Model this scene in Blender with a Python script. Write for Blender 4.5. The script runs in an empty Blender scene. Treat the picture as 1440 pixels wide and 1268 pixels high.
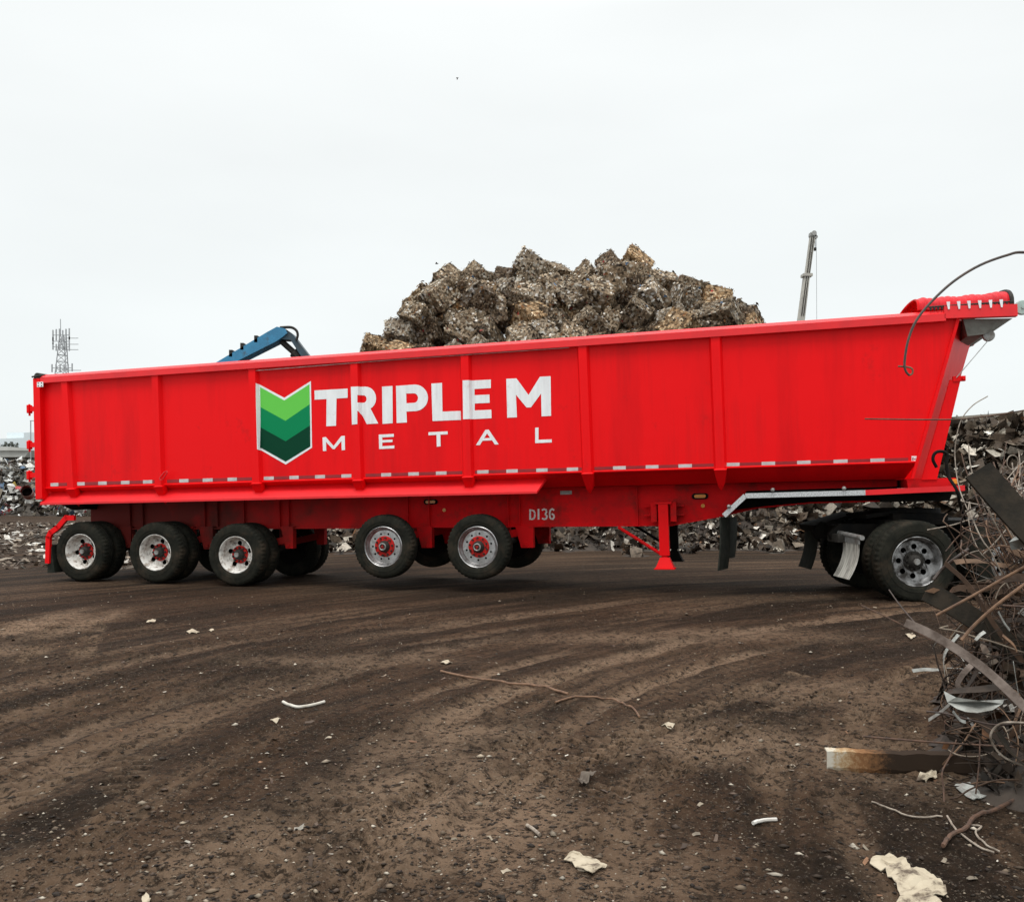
import bpy, bmesh, math, random
import numpy as np
from mathutils import Vector, Matrix
from mathutils.geometry import tessellate_polygon
R = math.radians
random.seed(7)
rng = np.random.default_rng(11)
scene = bpy.context.scene
COL = scene.collection

# ------------------------------------------------------------------ camera, world, sun, exposure
FPX, HOR, CX, CAMH = 1300.0, 688.0, 720.0, 1.65          # focal length / horizon / centre in photo pixels, eye height
cam = bpy.data.cameras.new('camera'); camo = bpy.data.objects.new('camera', cam); COL.objects.link(camo)
cam.sensor_width = 36; cam.sensor_fit = 'HORIZONTAL'; cam.lens = FPX / 1440 * 36
cam.shift_y = (HOR - 634) / 1440; cam.clip_end = 3000; cam.clip_start = 0.05
camo.location = (0, 0, CAMH); camo.rotation_euler = (R(90), 0, 0)
scene.camera = camo

SUN_EL, SUN_AZ = R(66), R(200)       # azimuth clockwise from +Y: behind the camera, a little to the left
w = bpy.data.worlds.new('World'); scene.world = w; w.use_nodes = True
nt = w.node_tree; nt.nodes.clear()
N = nt.nodes.new; LK = nt.links.new
sky = N('ShaderNodeTexSky'); sky.sky_type = 'NISHITA'; sky.sun_disc = False
sky.sun_elevation = SUN_EL; sky.sun_rotation = SUN_AZ
tc = N('ShaderNodeTexCoord'); sep = N('ShaderNodeSeparateXYZ'); LK(tc.outputs['Generated'], sep.inputs[0])
ramp = N('ShaderNodeValToRGB'); LK(sep.outputs['Z'], ramp.inputs[0])       # overcast: bright overhead, paler near the horizon
cr = ramp.color_ramp
cr.elements[0].position = 0.0; cr.elements[0].color = (0.915, 0.965, 0.965, 1)
cr.elements[1].position = 1.0; cr.elements[1].color = (2.5, 2.55, 2.52, 1)
e = cr.elements.new(0.46); e.color = (0.985, 1.015, 1.01, 1)
e = cr.elements.new(0.66); e.color = (1.9, 1.94, 1.92, 1)
mp = N('ShaderNodeMapping'); mp.inputs['Scale'].default_value = (1.2, 1.2, 4.0); LK(tc.outputs['Generated'], mp.inputs[0])
nz = N('ShaderNodeTexNoise'); nz.inputs['Scale'].default_value = 1.6; nz.inputs['Detail'].default_value = 4; LK(mp.outputs[0], nz.inputs[0])
mr = N('ShaderNodeMapRange'); mr.inputs[1].default_value = 0.3; mr.inputs[2].default_value = 0.7
mr.inputs[3].default_value = 0.955; mr.inputs[4].default_value = 1.03; LK(nz.outputs['Fac'], mr.inputs[0])
cl = N('ShaderNodeVectorMath'); cl.operation = 'SCALE'; LK(ramp.outputs[0], cl.inputs[0]); LK(mr.outputs[0], cl.inputs['Scale'])
sk = N('ShaderNodeVectorMath'); sk.operation = 'SCALE'; sk.inputs['Scale'].default_value = 0.10; LK(sky.outputs[0], sk.inputs[0])
mx = N('ShaderNodeMix'); mx.data_type = 'RGBA'; mx.inputs[0].default_value = 0.95
LK(sk.outputs[0], mx.inputs[6]); LK(cl.outputs[0], mx.inputs[7])
bg = N('ShaderNodeBackground'); bg.inputs['Strength'].default_value = 1.0; LK(mx.outputs[2], bg.inputs[0])
wo = N('ShaderNodeOutputWorld'); LK(bg.outputs[0], wo.inputs[0])
sun = bpy.data.lights.new('sun', 'SUN'); suno = bpy.data.objects.new('sun', sun); COL.objects.link(suno)
sun.energy = 1.5; sun.angle = R(22); sun.color = (1.0, 0.97, 0.93)
sd = Vector((math.sin(SUN_AZ) * math.cos(SUN_EL), math.cos(SUN_AZ) * math.cos(SUN_EL), math.sin(SUN_EL)))
suno.rotation_euler = sd.to_track_quat('Z', 'Y').to_euler(); suno.location = (0, -20, 40)
vs = scene.view_settings
scene.display_settings.display_device = 'sRGB'
vs.view_transform = 'Standard'; vs.look = 'None'; vs.exposure = 0.0; vs.gamma = 1.0; vs.use_curve_mapping = False

# ------------------------------------------------------------------ helpers
def at(px, py, Z):
    return Vector(((px - CX) / FPX * Z, Z, CAMH + (HOR - py) / FPX * Z))

_perm = rng.random((256, 256))
def vnoise(x, y):
    x = np.asarray(x, float); y = np.asarray(y, float)
    xi = np.floor(x).astype(int); yi = np.floor(y).astype(int)
    fx = x - xi; fy = y - yi
    fx = fx * fx * (3 - 2 * fx); fy = fy * fy * (3 - 2 * fy)
    g = lambda a, b: _perm[a & 255, b & 255]
    return (g(xi, yi) * (1 - fx) + g(xi + 1, yi) * fx) * (1 - fy) + (g(xi, yi + 1) * (1 - fx) + g(xi + 1, yi + 1) * fx) * fy - 0.5
def fbm(x, y, o=4):
    s = 0; a = 1.0
    for k in range(o):
        s = s + a * vnoise(np.asarray(x) * 2 ** k + 17.3 * k, np.asarray(y) * 2 ** k + 5.1 * k); a *= 0.5
    return s

def tag(o, label=None, cat=None, group=None, kind=None):
    if label: o['label'] = label
    if cat: o['category'] = cat
    if group: o['group'] = group
    if kind: o['kind'] = kind
    return o
def empty(name, loc=(0, 0, 0), parent=None):
    o = bpy.data.objects.new(name, None); COL.objects.link(o); o.location = loc; o.empty_display_size = 0.3
    if parent: o.parent = parent
    return o
def copy_tree(o, parent=None):
    c = o.copy(); COL.objects.link(c)
    if parent is not None: c.parent = parent
    for ch in list(o.children): copy_tree(ch, c)
    return c

def link_mesh(name, verts, faces, mats, parent=None, smooth=False, fmat=None, fcol=None):
    me = bpy.data.meshes.new(name)
    me.from_pydata([tuple(v) for v in verts], [], faces)
    for m in (mats if isinstance(mats, (list, tuple)) else [mats]): me.materials.append(m)
    if fmat is not None: me.polygons.foreach_set('material_index', fmat)
    if fcol is not None:
        a = me.attributes.new('tint', 'FLOAT_COLOR', 'FACE')
        a.data.foreach_set('color', np.asarray(fcol, np.float32).ravel())
    if smooth: me.polygons.foreach_set('use_smooth', [True] * len(me.polygons))
    me.update()
    o = bpy.data.objects.new(name, me); COL.objects.link(o)
    if parent: o.parent = parent
    return o

class MB:
    def __init__(s): s.v = []; s.f = []; s.m = []
    def add(s, v, f, mi=0):
        n = len(s.v); s.v += [Vector(p) for p in v]; s.f += [tuple(i + n for i in q) for q in f]; s.m += [mi] * len(f); return s
    def box(s, c, size, rot=None, mi=0, bev=0.0):
        hx, hy, hz = [q / 2 for q in size]
        if bev <= 0:
            vs_ = [(x * hx, y * hy, z * hz) for x in (-1, 1) for y in (-1, 1) for z in (-1, 1)]
            fs = [(0, 1, 3, 2), (4, 6, 7, 5), (0, 4, 5, 1), (2, 3, 7, 6), (0, 2, 6, 4), (1, 5, 7, 3)]
        else:
            bm = bmesh.new(); bmesh.ops.create_cube(bm, size=1)
            for v in bm.verts: v.co = Vector((v.co.x * size[0], v.co.y * size[1], v.co.z * size[2]))
            bmesh.ops.bevel(bm, geom=bm.edges[:], offset=bev, segments=2, affect='EDGES', profile=0.5)
            bm.verts.index_update()
            vs_ = [v.co.copy() for v in bm.verts]; fs = [[v.index for v in f.verts] for f in bm.faces]; bm.free()
        M = rot if rot is not None else Matrix.Identity(3)
        return s.add([M @ Vector(p) + Vector(c) for p in vs_], fs, mi)
    def prism(s, loop, d, mi=0):               # loop: 3D outline, d: extrusion vector
        n = len(loop); d = Vector(d)
        a = [Vector(p) for p in loop]; b = [p + d for p in a]
        fs = [tuple(range(n))[::-1], tuple(range(n, 2 * n))] + [(i, (i + 1) % n, n + (i + 1) % n, n + i) for i in range(n)]
        return s.add(a + b, fs, mi)
    def tube(s, pts, r, seg=8, mi=0, cap=True):
        pts = [Vector(p) for p in pts]; n = len(pts)
        rs = r if isinstance(r, (list, tuple)) else [r] * n
        t0 = (pts[1] - pts[0]).normalized()
        u = t0.orthogonal().normalized(); V = []; F = []
        for i, p in enumerate(pts):
            t = (pts[min(i + 1, n - 1)] - pts[max(i - 1, 0)])
            t = t.normalized() if t.length > 1e-9 else t0
            u = (u - t * u.dot(t)); u = u.normalized() if u.length > 1e-6 else t.orthogonal().normalized()
            v = t.cross(u)
            for k in range(seg):
                a = 2 * math.pi * k / seg
                V.append(p + (u * math.cos(a) + v * math.sin(a)) * rs[i])
        for i in range(n - 1):
            for k in range(seg):
                F.append((i * seg + k, i * seg + (k + 1) % seg, (i + 1) * seg + (k + 1) % seg, (i + 1) * seg + k))
        if cap: F.append(tuple(range(seg))[::-1]); F.append(tuple(range((n - 1) * seg, n * seg)))
        return s.add(V, F, mi)
    def lathe(s, prof, seg=48, mi=0, axis='y', c=(0, 0, 0), rfun=None):     # prof: (r, t) along axis
        V = []; F = []; n = len(prof); c = Vector(c)
        for k in range(seg):
            a = 2 * math.pi * k / seg; ca, sa = math.cos(a), math.sin(a)
            for i, (r, t) in enumerate(prof):
                if rfun: r = rfun(i, k, r)
                V.append(c + (Vector((r * ca, t, r * sa)) if axis == 'y' else Vector((r * ca, r * sa, t))))
        for k in range(seg):
            k2 = (k + 1) % seg
            for i in range(n - 1):
                F.append((k * n + i, k2 * n + i, k2 * n + i + 1, k * n + i + 1))
        return s.add(V, F, mi)
    def disc(s, loops, fn, mi=0):              # 2D loops (outer + holes) tessellated and mapped to 3D by fn
        pts = [p for l in loops for p in l]
        tr = tessellate_polygon([[Vector((p[0], p[1], 0)) for p in l] for l in loops])
        return s.add([fn(*p) for p in pts], [tuple(t) for t in tr], mi)
    def ribbon(s, pts, width, side, thick=0.004, mi=0):
        pts = [Vector(p) for p in pts]; n = len(pts)
        ws = width if isinstance(width, (list, tuple)) else [width] * n
        sides = side if isinstance(side, list) else [side] * n
        V = []
        for i, p in enumerate(pts):
            t = (pts[min(i + 1, n - 1)] - pts[max(i - 1, 0)]).normalized()
            sd_ = Vector(sides[i]); sd_ = (sd_ - t * sd_.dot(t)).normalized(); nn = t.cross(sd_)
            for a, b in ((-1, -1), (1, -1), (1, 1), (-1, 1)):
                V.append(p + sd_ * a * ws[i] / 2 + nn * b * thick / 2)
        F = []
        for i in range(n - 1):
            for k in range(4):
                F.append((i * 4 + k, i * 4 + (k + 1) % 4, i * 4 + 4 + (k + 1) % 4, i * 4 + 4 + k))
        F += [(3, 2, 1, 0), tuple(range(n * 4 - 4, n * 4))]
        return s.add(V, F, mi)
    def build(s, name, mats, parent=None, smooth=False, loc=None):
        o = link_mesh(name, s.v, s.f, mats, parent, smooth, s.m)
        bm = bmesh.new(); bm.from_mesh(o.data); bmesh.ops.recalc_face_normals(bm, faces=bm.faces[:]); bm.to_mesh(o.data); bm.free()
        if smooth:
            o.data.set_sharp_from_angle(angle=R(38))
        if loc is not None: o.location = loc
        return o

def smooth_path(pts, k=6):
    pts = [Vector(p) for p in pts]; out = []
    P = [pts[0] * 2 - pts[1]] + pts + [pts[-1] * 2 - pts[-2]]
    for i in range(1, len(P) - 2):
        a, b, c, d = P[i - 1], P[i], P[i + 1], P[i + 2]
        for j in range(k):
            t = j / k
            out.append(0.5 * ((2 * b) + (c - a) * t + (2 * a - 5 * b + 4 * c - d) * t * t + (3 * b - a - 3 * c + d) * t ** 3))
    return out + [pts[-1]]

# ------------------------------------------------------------------ materials
def node_mat(name):
    m = bpy.data.materials.new(name); m.use_nodes = True
    return m, m.node_tree, m.node_tree.nodes['Principled BSDF']
def mat(name, c1, c2=None, rough=0.6, metal=0.0, scale=6.0, stretch=(1, 1, 1), lo=0.4, hi=0.65, bump=0.0, bscale=60.0, spec=0.5, dirt=None, dscale=3.0, dlo=0.5, dhi=0.75):
    m, t, p = node_mat(name); n = t.nodes.new; l = t.links.new
    p.inputs['Roughness'].default_value = rough; p.inputs['Metallic'].default_value = metal
    p.inputs['Specular IOR Level'].default_value = spec
    p.inputs['Base Color'].default_value = (*c1, 1)
    tcn = n('ShaderNodeTexCoord'); out = None
    if c2:
        mpn = n('ShaderNodeMapping'); mpn.inputs['Scale'].default_value = stretch; l(tcn.outputs['Object'], mpn.inputs[0])
        a = n('ShaderNodeTexNoise'); a.inputs['Scale'].default_value = scale; a.inputs['Detail'].default_value = 6; a.inputs['Roughness'].default_value = 0.62
        l(mpn.outputs[0], a.inputs[0])
        q = n('ShaderNodeMapRange'); q.inputs[1].default_value = lo; q.inputs[2].default_value = hi; l(a.outputs['Fac'], q.inputs[0])
        x = n('ShaderNodeMix'); x.data_type = 'RGBA'; x.inputs[6].default_value = (*c1, 1); x.inputs[7].default_value = (*c2, 1)
        l(q.outputs[0], x.inputs[0]); out = x.outputs[2]
        if dirt:
            b = n('ShaderNodeTexNoise'); b.inputs['Scale'].default_value = dscale; b.inputs['Detail'].default_value = 8; b.inputs['Roughness'].default_value = 0.7
            l(tcn.outputs['Object'], b.inputs[0])
            q2 = n('ShaderNodeMapRange'); q2.inputs[1].default_value = dlo; q2.inputs[2].default_value = dhi; l(b.outputs['Fac'], q2.inputs[0])
            y = n('ShaderNodeMix'); y.data_type = 'RGBA'; y.inputs[7].default_value = (*dirt, 1); l(out, y.inputs[6]); l(q2.outputs[0], y.inputs[0]); out = y.outputs[2]
        l(out, p.inputs['Base Color'])
    if bump > 0:
        b = n('ShaderNodeTexNoise'); b.inputs['Scale'].default_value = bscale; b.inputs['Detail'].default_value = 5; l(tcn.outputs['Object'], b.inputs[0])
        bn = n('ShaderNodeBump'); bn.inputs['Strength'].default_value = bump; bn.inputs['Distance'].default_value = 0.02
        l(b.outputs['Fac'], bn.inputs['Height']); l(bn.outputs[0], p.inputs['Normal'])
    return m
def tint_mat(name, rough=0.6, metal=0.0, vary=0.0, spec=0.4):
    m, t, p = node_mat(name); n = t.nodes.new; l = t.links.new
    a = n('ShaderNodeAttribute'); a.attribute_name = 'tint'
    src = a.outputs['Color']
    tcn = n('ShaderNodeTexCoord'); nzn = n('ShaderNodeTexNoise'); nzn.inputs['Scale'].default_value = 14; nzn.inputs['Detail'].default_value = 4
    l(tcn.outputs['Object'], nzn.inputs[0])
    q = n('ShaderNodeMapRange'); q.inputs[1].default_value = 0.3; q.inputs[2].default_value = 0.7; q.inputs[3].default_value = 0.55; q.inputs[4].default_value = 1.25
    l(nzn.outputs['Fac'], q.inputs[0])
    s_ = n('ShaderNodeVectorMath'); s_.operation = 'SCALE'; l(src, s_.inputs[0]); l(q.outputs[0], s_.inputs['Scale']); src = s_.outputs[0]
    if vary:
        oi = n('ShaderNodeObjectInfo'); q = n('ShaderNodeMapRange'); q.inputs[3].default_value = 1 - vary; q.inputs[4].default_value = 1 + vary
        l(oi.outputs['Random'], q.inputs[0])
        s2 = n('ShaderNodeVectorMath'); s2.operation = 'SCALE'; l(src, s2.inputs[0]); l(q.outputs[0], s2.inputs['Scale']); src = s2.outputs[0]
    l(src, p.inputs['Base Color'])
    p.inputs['Roughness'].default_value = rough; p.inputs['Metallic'].default_value = metal; p.inputs['Specular IOR Level'].default_value = spec
    return m

RED = mat('red_paint', (0.79, 0.0035, 0.006), (0.62, 0.0035, 0.006), rough=0.42, scale=1.1, stretch=(1.6, 1, 0.22), lo=0.48, hi=0.75, spec=0.13,
          dirt=(0.30, 0.012, 0.012), dscale=1.4, dlo=0.60, dhi=0.85, bump=0.30, bscale=2.2)
def streaks(m):                                   # rain-washed grime running down the painted wall
    t = m.node_tree; p = t.nodes['Principled BSDF']; n = t.nodes.new; l = t.links.new
    src = p.inputs['Base Color'].links[0].from_socket
    tcn = n('ShaderNodeTexCoord'); mpn = n('ShaderNodeMapping'); mpn.inputs['Scale'].default_value = (9.0, 1, 0.35); l(tcn.outputs['Object'], mpn.inputs[0])
    a = n('ShaderNodeTexNoise'); a.inputs['Scale'].default_value = 1.0; a.inputs['Detail'].default_value = 7; a.inputs['Roughness'].default_value = 0.7; l(mpn.outputs[0], a.inputs[0])
    b = n('ShaderNodeTexNoise'); b.inputs['Scale'].default_value = 0.55; b.inputs['Detail'].default_value = 2; l(tcn.outputs['Object'], b.inputs[0])
    mu = n('ShaderNodeMath'); mu.operation = 'MULTIPLY'; l(a.outputs['Fac'], mu.inputs[0]); l(b.outputs['Fac'], mu.inputs[1])
    q = n('ShaderNodeMapRange'); q.inputs[1].default_value = 0.27; q.inputs[2].default_value = 0.44; q.inputs[4].default_value = 0.26; l(mu.outputs[0], q.inputs[0])
    x = n('ShaderNodeMix'); x.data_type = 'RGBA'; x.inputs[7].default_value = (0.36, 0.010, 0.011, 1); l(src, x.inputs[6]); l(q.outputs[0], x.inputs[0])
    l(x.outputs[2], p.inputs['Base Color'])
streaks(RED)
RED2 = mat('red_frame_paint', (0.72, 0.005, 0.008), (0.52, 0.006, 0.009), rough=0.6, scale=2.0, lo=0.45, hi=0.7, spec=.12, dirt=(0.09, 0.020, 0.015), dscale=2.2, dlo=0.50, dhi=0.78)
def tail_tone(m):                                    # frame colour turns darker and browner towards the tail end
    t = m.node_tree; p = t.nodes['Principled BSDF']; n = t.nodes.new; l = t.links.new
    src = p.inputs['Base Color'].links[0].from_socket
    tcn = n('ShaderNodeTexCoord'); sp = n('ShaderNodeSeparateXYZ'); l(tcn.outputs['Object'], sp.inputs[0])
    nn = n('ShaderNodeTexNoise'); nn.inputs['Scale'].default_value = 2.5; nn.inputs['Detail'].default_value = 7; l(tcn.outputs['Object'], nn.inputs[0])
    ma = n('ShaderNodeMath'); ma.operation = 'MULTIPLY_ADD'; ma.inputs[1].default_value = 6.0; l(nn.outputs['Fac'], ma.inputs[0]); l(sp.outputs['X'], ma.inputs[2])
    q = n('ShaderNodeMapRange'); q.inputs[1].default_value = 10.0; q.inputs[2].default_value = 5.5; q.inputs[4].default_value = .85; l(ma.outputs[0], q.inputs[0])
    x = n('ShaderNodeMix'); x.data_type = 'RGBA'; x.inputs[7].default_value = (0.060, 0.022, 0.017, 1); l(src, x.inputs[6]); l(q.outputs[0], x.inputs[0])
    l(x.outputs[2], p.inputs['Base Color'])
tail_tone(RED2)
RED3 = mat('red_rail_paint', (0.76, 0.008, 0.013), (0.62, 0.008, 0.013), rough=0.45, scale=2.0, dirt=(0.45, 0.02, 0.02), dscale=5, dlo=0.6, dhi=0.9)
REDHUB = mat('red_hub_paint', (0.50, 0.016, 0.012), (0.05, 0.015, 0.012), rough=0.55, spec=.2, scale=16, lo=0.52, hi=0.64)
TARP = mat('tarp_vinyl', (0.58, 0.010, 0.018), (0.42, 0.008, 0.014), rough=0.6, scale=5, spec=.2)
RUBBER = mat('tyre_rubber', (0.012, 0.0125, 0.010), (0.026, 0.025, 0.019), rough=0.9, scale=5, lo=0.4, hi=0.7, bump=0.2, bscale=50, spec=0.08, dirt=(0.050, 0.037, 0.026), dscale=3.5, dlo=.50, dhi=.74)
BLACK = mat('black_chassis', (0.005, 0.005, 0.005), (0.012, 0.010, 0.008), rough=0.75, scale=5, spec=0.10)
FLAPM = mat('flap_rubber', (0.016, 0.019, 0.015), (0.032, 0.032, 0.026), rough=0.8, scale=7, spec=0.12)
WHEELW = mat('white_wheel_paint', (0.68, 0.66, 0.62), (0.34, 0.28, 0.23), rough=0.55, scale=11, lo=0.48, hi=0.66, spec=.25, dirt=(0.07, 0.052, 0.042), dscale=13, dlo=0.54, dhi=0.64)
ALU = mat('wheel_aluminium', (0.52, 0.52, 0.52), (0.28, 0.27, 0.26), rough=0.33, metal=0.9, scale=10, dirt=(0.12, 0.10, 0.08), dscale=14, dlo=0.6, dhi=0.8)
DULLALU = mat('dull_wheel_metal', (0.42, 0.42, 0.42), (0.06, 0.055, 0.05), rough=0.42, metal=0.7, scale=6, lo=0.40, hi=0.58)
STEEL = mat('grey_steel', (0.34, 0.34, 0.33), (0.20, 0.18, 0.16), rough=0.45, metal=0.5, scale=14)
DARKSTEEL = mat('dark_steel', (0.035, 0.032, 0.028), (0.016, 0.014, 0.012), rough=0.65, scale=14, spec=.2)
SILVERTAPE = mat('diamond_plate', (0.62, 0.64, 0.65), (0.40, 0.41, 0.42), rough=0.4, metal=0.25, scale=60, stretch=(1, 1, 1), lo=0.45, hi=0.55)
WHITEP = mat('white_vinyl', (0.80, 0.82, 0.83), (0.70, 0.71, 0.72), rough=0.4, scale=3, stretch=(4, 1, .5), dirt=(.55, .46, .44), dscale=6, dlo=.58, dhi=.8)
TAPEW = mat('reflective_white', (0.55, 0.53, 0.53), (0.42, 0.40, 0.40), rough=0.4, scale=8)
TAPER = mat('reflective_red', (0.30, 0.006, 0.010), (0.22, 0.006, 0.010), rough=0.4, scale=8)
GREEN1 = mat('light_green_vinyl', (0.125, 0.54, 0.075), rough=0.5, spec=.12)
GREEN2 = mat('mid_green_vinyl', (0.002, 0.21, 0.078), rough=0.5, spec=.1)
GREEN3 = mat('dark_green_vinyl', (0.002, 0.046, 0.022), rough=0.5, spec=.08)
AMBER = mat('amber_lens', (0.75, 0.30, 0.03), (0.62, 0.22, 0.02), rough=0.25, scale=40)
STENCIL = mat('stencil_white', (0.80, 0.76, 0.74), (0.55, 0.16, 0.13), rough=0.6, scale=30, lo=0.58, hi=0.66)

# ------------------------------------------------------------------ ground
TCX, TCY = 8.0, 3.0                    # centre of the lorries' turning circle
RUTS = [(8.35, 0.10, -.030), (8.70, 0.10, -.030), (9.15, 0.16, -.020), (9.7, 0.10, -.022), (10.05, 0.10, -.024), (10.9, 0.2, -.022), (11.35, 0.12, -.022), (12.1, 0.2, -.02), (12.9, .15, -.02),
        (7.6, 0.12, -.02), (6.9, .12, -.03), (6.55, .1, -.03)]
def sstep(a, b, v):
    t = np.clip((v - a) / (b - a), 0, 1); return t * t * (3 - 2 * t)
# tyre prints pressed into the soft mud: (points on the ground, half width, depth)
TRACKS = [([(2.22, 6.1), (2.62, 6.9), (3.18, 7.9), (3.8, 8.6)], .13, 1.0), ([(2.52, 6.0), (2.92, 6.8), (3.45, 7.7), (4.05, 8.35)], .13, .9), ([(-.45, 5.75), (.37, 6.0), (1.4, 6.5)], .07, .8),
          ([(.1, 5.2), (.55, 5.75), (1.1, 6.6), (1.75, 7.4), (2.6, 8.3)], .14, 1.0), ([(.5, 5.0), (.95, 5.5), (1.5, 6.3), (2.15, 7.1), (3.0, 7.9)], .14, .8), ([(-4.5, 8.6), (-5.7, 11.6)], .14, .9), ([(-4.1, 8.7), (-5.25, 11.7)], .14, .8),
          ([(-.75, 4.6), (-.25, 5.6), (.15, 6.2)], .10, .9), ([(-1.9, 4.3), (-2.3, 5.6), (-2.2, 7.2)], .13, .5)]
def ground_z(x, y, fine=True, mask=False):
    x = np.asarray(x, float); y = np.asarray(y, float)
    d2 = ((x - 6.0) / 4.5) ** 2 + ((y - 13.5) / 4.0) ** 2
    z = 0.087 * np.exp(-d2 * 0.7)
    near = np.clip((14.5 - y) / 3.0, 0, 1)
    z = z + fbm(x * 0.25, y * 0.25, 3) * 0.10 * near
    if fine:
        r = np.hypot(x - TCX, y - TCY); th = np.arctan2(y - TCY, x - TCX)
        trk = 0 * x
        for rr, ww, dd in RUTS:
            amp = np.clip(vnoise(th * 4 + rr * 7.7, rr * 3.1 + 0 * th) * 2.6 + 0.35, 0, 1) * near
            q = (r - rr - 0.05 * vnoise(th * 5, rr + 0 * th)) / ww
            z = z + dd * np.exp(-q ** 4) * amp - dd * 0.5 * (np.exp(-((q - 1.5) / .45) ** 2) + np.exp(-((q + 1.5) / .45) ** 2)) * amp
            tr = np.exp(-q ** 6) * amp * np.clip(vnoise(th * 9 + rr, rr * 2 + 0 * th) * 4 + .2, 0, 1)
            trk = np.maximum(trk, np.exp(-q ** 6) * amp)
            z = z + tr * 0.013 * np.clip(3 * np.sin(th * rr * 42 + 6 * np.abs(q)), -1, 1)
        rough_ = np.clip(fbm(th * 6, r * 1.1, 3) * 2.2 + 0.55, 0, 1)          # churned strips between smooth, driven-flat ones
        for tp, tw_, ta in TRACKS:
            s0_ = 0.0
            for (ax, ay), (bx, by) in zip(tp, tp[1:]):
                ln = math.hypot(bx - ax, by - ay); ux, uy = (bx - ax) / ln, (by - ay) / ln
                al = (x - ax) * ux + (y - ay) * uy; ac = (x - ax) * -uy + (y - ay) * ux
                m_ = np.exp(-(ac / tw_) ** 6) * sstep(-.08, .04, al) * sstep(ln + .08, ln - .04, al) * ta
                m_ = m_ * np.clip(vnoise(x * 3.1, y * 3.1) * 3 + 1.0, 0, 1)
                rid = np.clip(2.5 * np.sin((al + s0_) * 54 + 14 * np.abs(ac)), -1, 1) * (np.abs(np.abs(ac) - tw_ * .5) < tw_ * .44)
                trk = np.maximum(trk, m_ * (.55 + .45 * rid))  # ridges paler, grooves darker: relief shading put into the mud colour
                z = z - m_ * .018 + m_ * .017 * rid
                s0_ += ln
        if mask: return trk
        z = z + fbm(x * 2.2, y * 2.2, 4) * 0.030 * near
        z = z + (np.abs(fbm(x * 11, y * 11, 3)) - .2) * 0.042 * rough_ * near
        z = z + vnoise(x * 38, y * 38) * 0.013 * rough_ * near + fbm(r * 9, th * 6, 3) * 0.014 * near
    return z
def ground_at(px, py):
    Z = CAMH * FPX / (py - HOR); z = 0
    for _ in range(5):
        z = float(ground_z((px - CX) / FPX * Z, Z)); Z = (CAMH - z) * FPX / (py - HOR)
    return Vector(((px - CX) / FPX * Z, Z, z))

ys = [-30, -15, -6, -2, 0, 1.0]
y_ = 1.6
while y_ < 13: ys.append(y_); y_ *= 1.0038
while y_ < 24: ys.append(y_); y_ *= 1.0075
while y_ < 1500: ys.append(y_); y_ *= 1.08
ys = np.array(ys); nx = 860
ts = np.linspace(-1, 1, nx)
X = (np.abs(ys)[:, None] * 0.72 + 2.6) * ts[None, :]; Y = np.repeat(ys[:, None], nx, 1)
Zg = ground_z(X, Y)
nv = X.size
me = bpy.data.meshes.new('ground')
me.vertices.add(nv); me.vertices.foreach_set('co', np.stack([X, Y, Zg], -1).astype(np.float32).ravel())
i = np.arange(len(ys) - 1)[:, None] * nx + np.arange(nx - 1)[None, :]
quads = np.stack([i, i + 1, i + nx + 1, i + nx], -1).reshape(-1, 4)
me.loops.add(quads.size); me.loops.foreach_set('vertex_index', quads.ravel().astype(np.int32))
me.polygons.add(len(quads)); me.polygons.foreach_set('loop_start', (np.arange(len(quads)) * 4).astype(np.int32))
me.update(calc_edges=True)
rr_ = np.hypot(X - TCX, Y - TCY); tt_ = np.arctan2(Y - TCY, X - TCX)
a = me.attributes.new('sweep', 'FLOAT_VECTOR', 'POINT')
a.data.foreach_set('vector', np.stack([rr_, tt_ * 10, 0 * rr_], -1).astype(np.float32).ravel())
a = me.attributes.new('packed_tread_shade', 'FLOAT', 'POINT')
PATCH = [(-.35, 4.7, .75, .9, .9), (-1.15, 4.1, .5, .6, .7), (1.35, 6.1, .8, .5, .8), (.25, 3.9, .7, .5, .6), (-5.9, 11.2, .35, 1.5, .9), (-5.35, 11.4, .3, 1.3, .8), (-5.6, 9.3, .9, .7, .6), (-.3, 5.9, .6, .8, .7), (2.6, 7.6, .9, .5, .6), (2.35, 5.6, .55, .8, .55), (-2.0, 3.6, .9, .5, .5), (1.9, 10.2, 1.8, .5, .6), (-1.6, 8.8, 1.0, .4, .5)]
pk = ground_z(X, Y, mask=True) * .7
for cx_, cy_, sx_, sy_, am_ in PATCH:
    e_ = ((X - cx_ + .25 * fbm(X * 2, Y * 2, 3)) / sx_) ** 2 + ((Y - cy_ + .25 * fbm(X * 2 + 9, Y * 2, 3)) / sy_) ** 2
    pk = np.maximum(pk, am_ * np.exp(-e_ ** 1.5))
a.data.foreach_set('value', pk.astype(np.float32).ravel())
me.polygons.foreach_set('use_smooth', [True] * len(quads))
ground = bpy.data.objects.new('ground', me); COL.objects.link(ground)
tag(ground, 'brown muddy scrapyard ground with curving tyre tracks', 'ground', kind='structure')
m, t, p = node_mat('mud'); n = t.nodes.new; l = t.links.new
at_ = n('ShaderNodeAttribute'); at_.attribute_name = 'sweep'; tcn = n('ShaderNodeTexCoord')
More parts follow.
